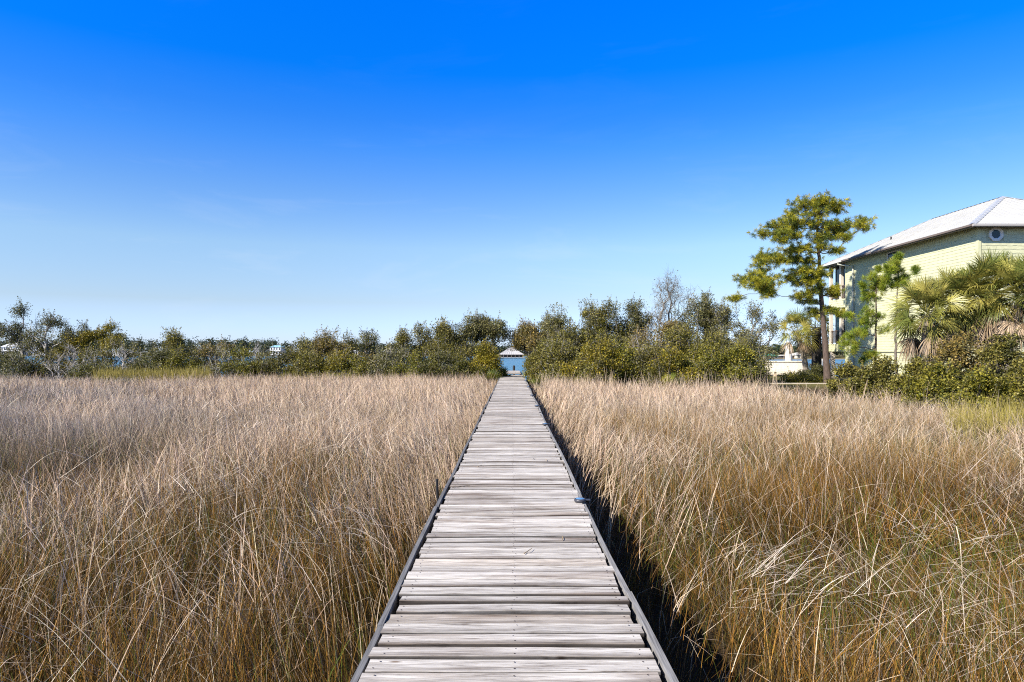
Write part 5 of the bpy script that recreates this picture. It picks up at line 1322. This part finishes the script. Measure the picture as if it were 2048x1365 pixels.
far_house('lake_house', 'white house with bright turquoise gable roof', 813, 831, 650, 710, 701, 695, (.78, .82, .84), (.08, .42, .62), 1)
far_house('lake_house', 'pale two storey house behind the leftmost sparse trees', 2, 40, 652, 711, 694, 687, (.72, .73, .78), (.66, .68, .72), 2)
far_house('lake_house', 'grey blue house behind the pale forked trunk at far left', 62, 96, 658, 711, 695, 688, (.60, .62, .72), (.62, .64, .70), 2)
far_house('lake_house', 'low white house behind the golden flat crowned tree', 225, 246, 661, 711, 700, 696, (.76, .78, .80), (.40, .58, .62), 1)
far_house('lake_house', 'little white boathouse right of the crooked limbed olive tree', 390, 402, 647, 711, 706, 703.5, (.80, .80, .80), (.75, .75, .75), 1)
far_house('cabin', 'green roofed cabin across the water behind the cream fence', 1533, 1556, 398, 719, 713, 708, (.30, .27, .24), (.05, .26, .17), 1)
far_house('carport', 'low open shelter with pale roof right of the green roofed cabin', 1563, 1588, 404, 718, 712, 710, (.10, .08, .07), (.58, .55, .48), 1)
far_house('cottage', 'cream cottage with gable roof behind the leaning palm trunk', 1593, 1612, 401, 718, 710, 705, (.74, .68, .56), (.66, .64, .60), 1)
# pavilion across the gap
PY = 440.0
pv = thing('pavilion', 'open pavilion with pale ribbed hip roof seen through the gap over the boardwalk', 'pavilion', (px2x(1022, PY), PY, -2.0))
x0, x1 = px2x(999, PY), px2x(1046, PY); zb, ze, zr = py2z(715.2, PY), py2z(709.3, PY), py2z(695, PY)
mb = MB(); a = [(x0 - .7, PY - .7, ze), (x1 + .7, PY - .7, ze), (x1 + .7, PY + 13.7, ze), (x0 - .7, PY + 13.7, ze)]; cx = (x0 + x1) / 2; r = [(cx - .8, PY + 6.5, zr), (cx + .8, PY + 6.5, zr)]
mb.add(a + r, [(0, 1, 5, 4), (2, 3, 4, 5)], (.44, .43, .43)); mb.add(a + r, [(1, 2, 5), (3, 0, 4)], (.44, .43, .43)); mb.add(a, [(3, 2, 1, 0)], (.2, .18, .16))
for i in range(11):
    xx = x0 - .7 + (x1 - x0 + 1.4) * (i + .5) / 11; tx = cx + (xx - cx) * .16
    mb.tubes([(xx, PY - .7, ze + .04)], [(tx, PY + 6.4, zr + .02)], .10, .07, (.36, .35, .35), 4)
mb.build('roof', M_TRIM, pv)
mb = MB(); mb.box(x0 - .7, x1 + .7, PY - .69, PY - .55, ze - .42, ze - .02, (.20, .17, .16)); mb.build('beam', M_TRIM, pv)
mb = MB(); mb.box(x0 - 1.2, x1 + 1.2, PY - 1.0, PY + 13.7, zb - .08, zb + .20, (.40, .32, .24)); mb.build('deck', M_TRIM, pv)
mb = MB(); mb.box(x0, x1, PY + 12, PY + 12.2, zb + .201, ze - .02, (.07, .07, .09)); mb.build('back_wall', M_TRIM, pv)
for i in range(7):
    xx = x0 + (x1 - x0) * i / 6
    mb = MB(); mb.box(xx - .11, xx + .11, PY - .5, PY - .25, zb + .201, ze - .02, (.30, .25, .22)); mb.build('post', M_TRIM, pv)
    mb = MB(); mb.box(xx - .14, xx + .14, PY - .6, PY - .3, -3.4, zb - .081, (.08, .07, .06)); mb.build('piling', M_TRIM, pv)

# far wood, one mass
rg = np.random.default_rng(91)
mb = MB(); nT = 1100
px_ = rg.uniform(-260, 2300, nT); Yt = np.where(px_ > 1350, rg.uniform(415, 520, nT), rg.uniform(662, 790, nT))
topy = np.interp(px_, [-300, 250, 400, 600, 700, 900, 1100, 1500, 1700, 2300], [684, 679, 677, 680, 686, 689, 690, 690, 692, 688])
for i in range(nT):
    Yd = Yt[i]; x = px2x(px_[i], Yd); gz = float(ground_z(x, Yd))
    ht = (py2z(topy[i], 715 if px_[i] < 1350 else 460) - gz) * rg.uniform(.72, 1.12)
    cr = rg.uniform(3.6, 7.0) * (1 if Yd > 600 else .75); n = 140
    tall = rg.random() < .35
    lo_ = gz + ht * (rg.uniform(.25, .5) if tall else .08)
    v = rg.normal(size=(n, 3)); v /= np.linalg.norm(v, axis=1, keepdims=True); v *= rg.random((n, 1)) ** .4
    lump = 1 + .35 * np.sin(v[:, 0] * 5 + i) * np.cos(v[:, 2] * 6 + i)
    pos = np.array([x, Yd, (lo_ + gz + ht) / 2]) + v * lump[:, None] * np.array([cr, cr, (gz + ht - lo_) / 2])
    col = np.array([(.045, .068, .034), (.062, .082, .042), (.075, .075, .040), (.050, .062, .032)])[rg.integers(4)] * rg.uniform(.7, 1.4, (n, 1))
    mb.leaves(pos, rg.uniform(1.0, 2.1, n), rg.uniform(.8, 1.3, n), col, .3, rg)
    mb.tubes([(x, Yd, gz - .2)], [(x, Yd, lo_ + 1)], .22, .15, (.10, .08, .07), 4)
kind(mb.build('far_wood', M_LEAF), 'stuff', 'dark green wood lining the far shore', 'wood')
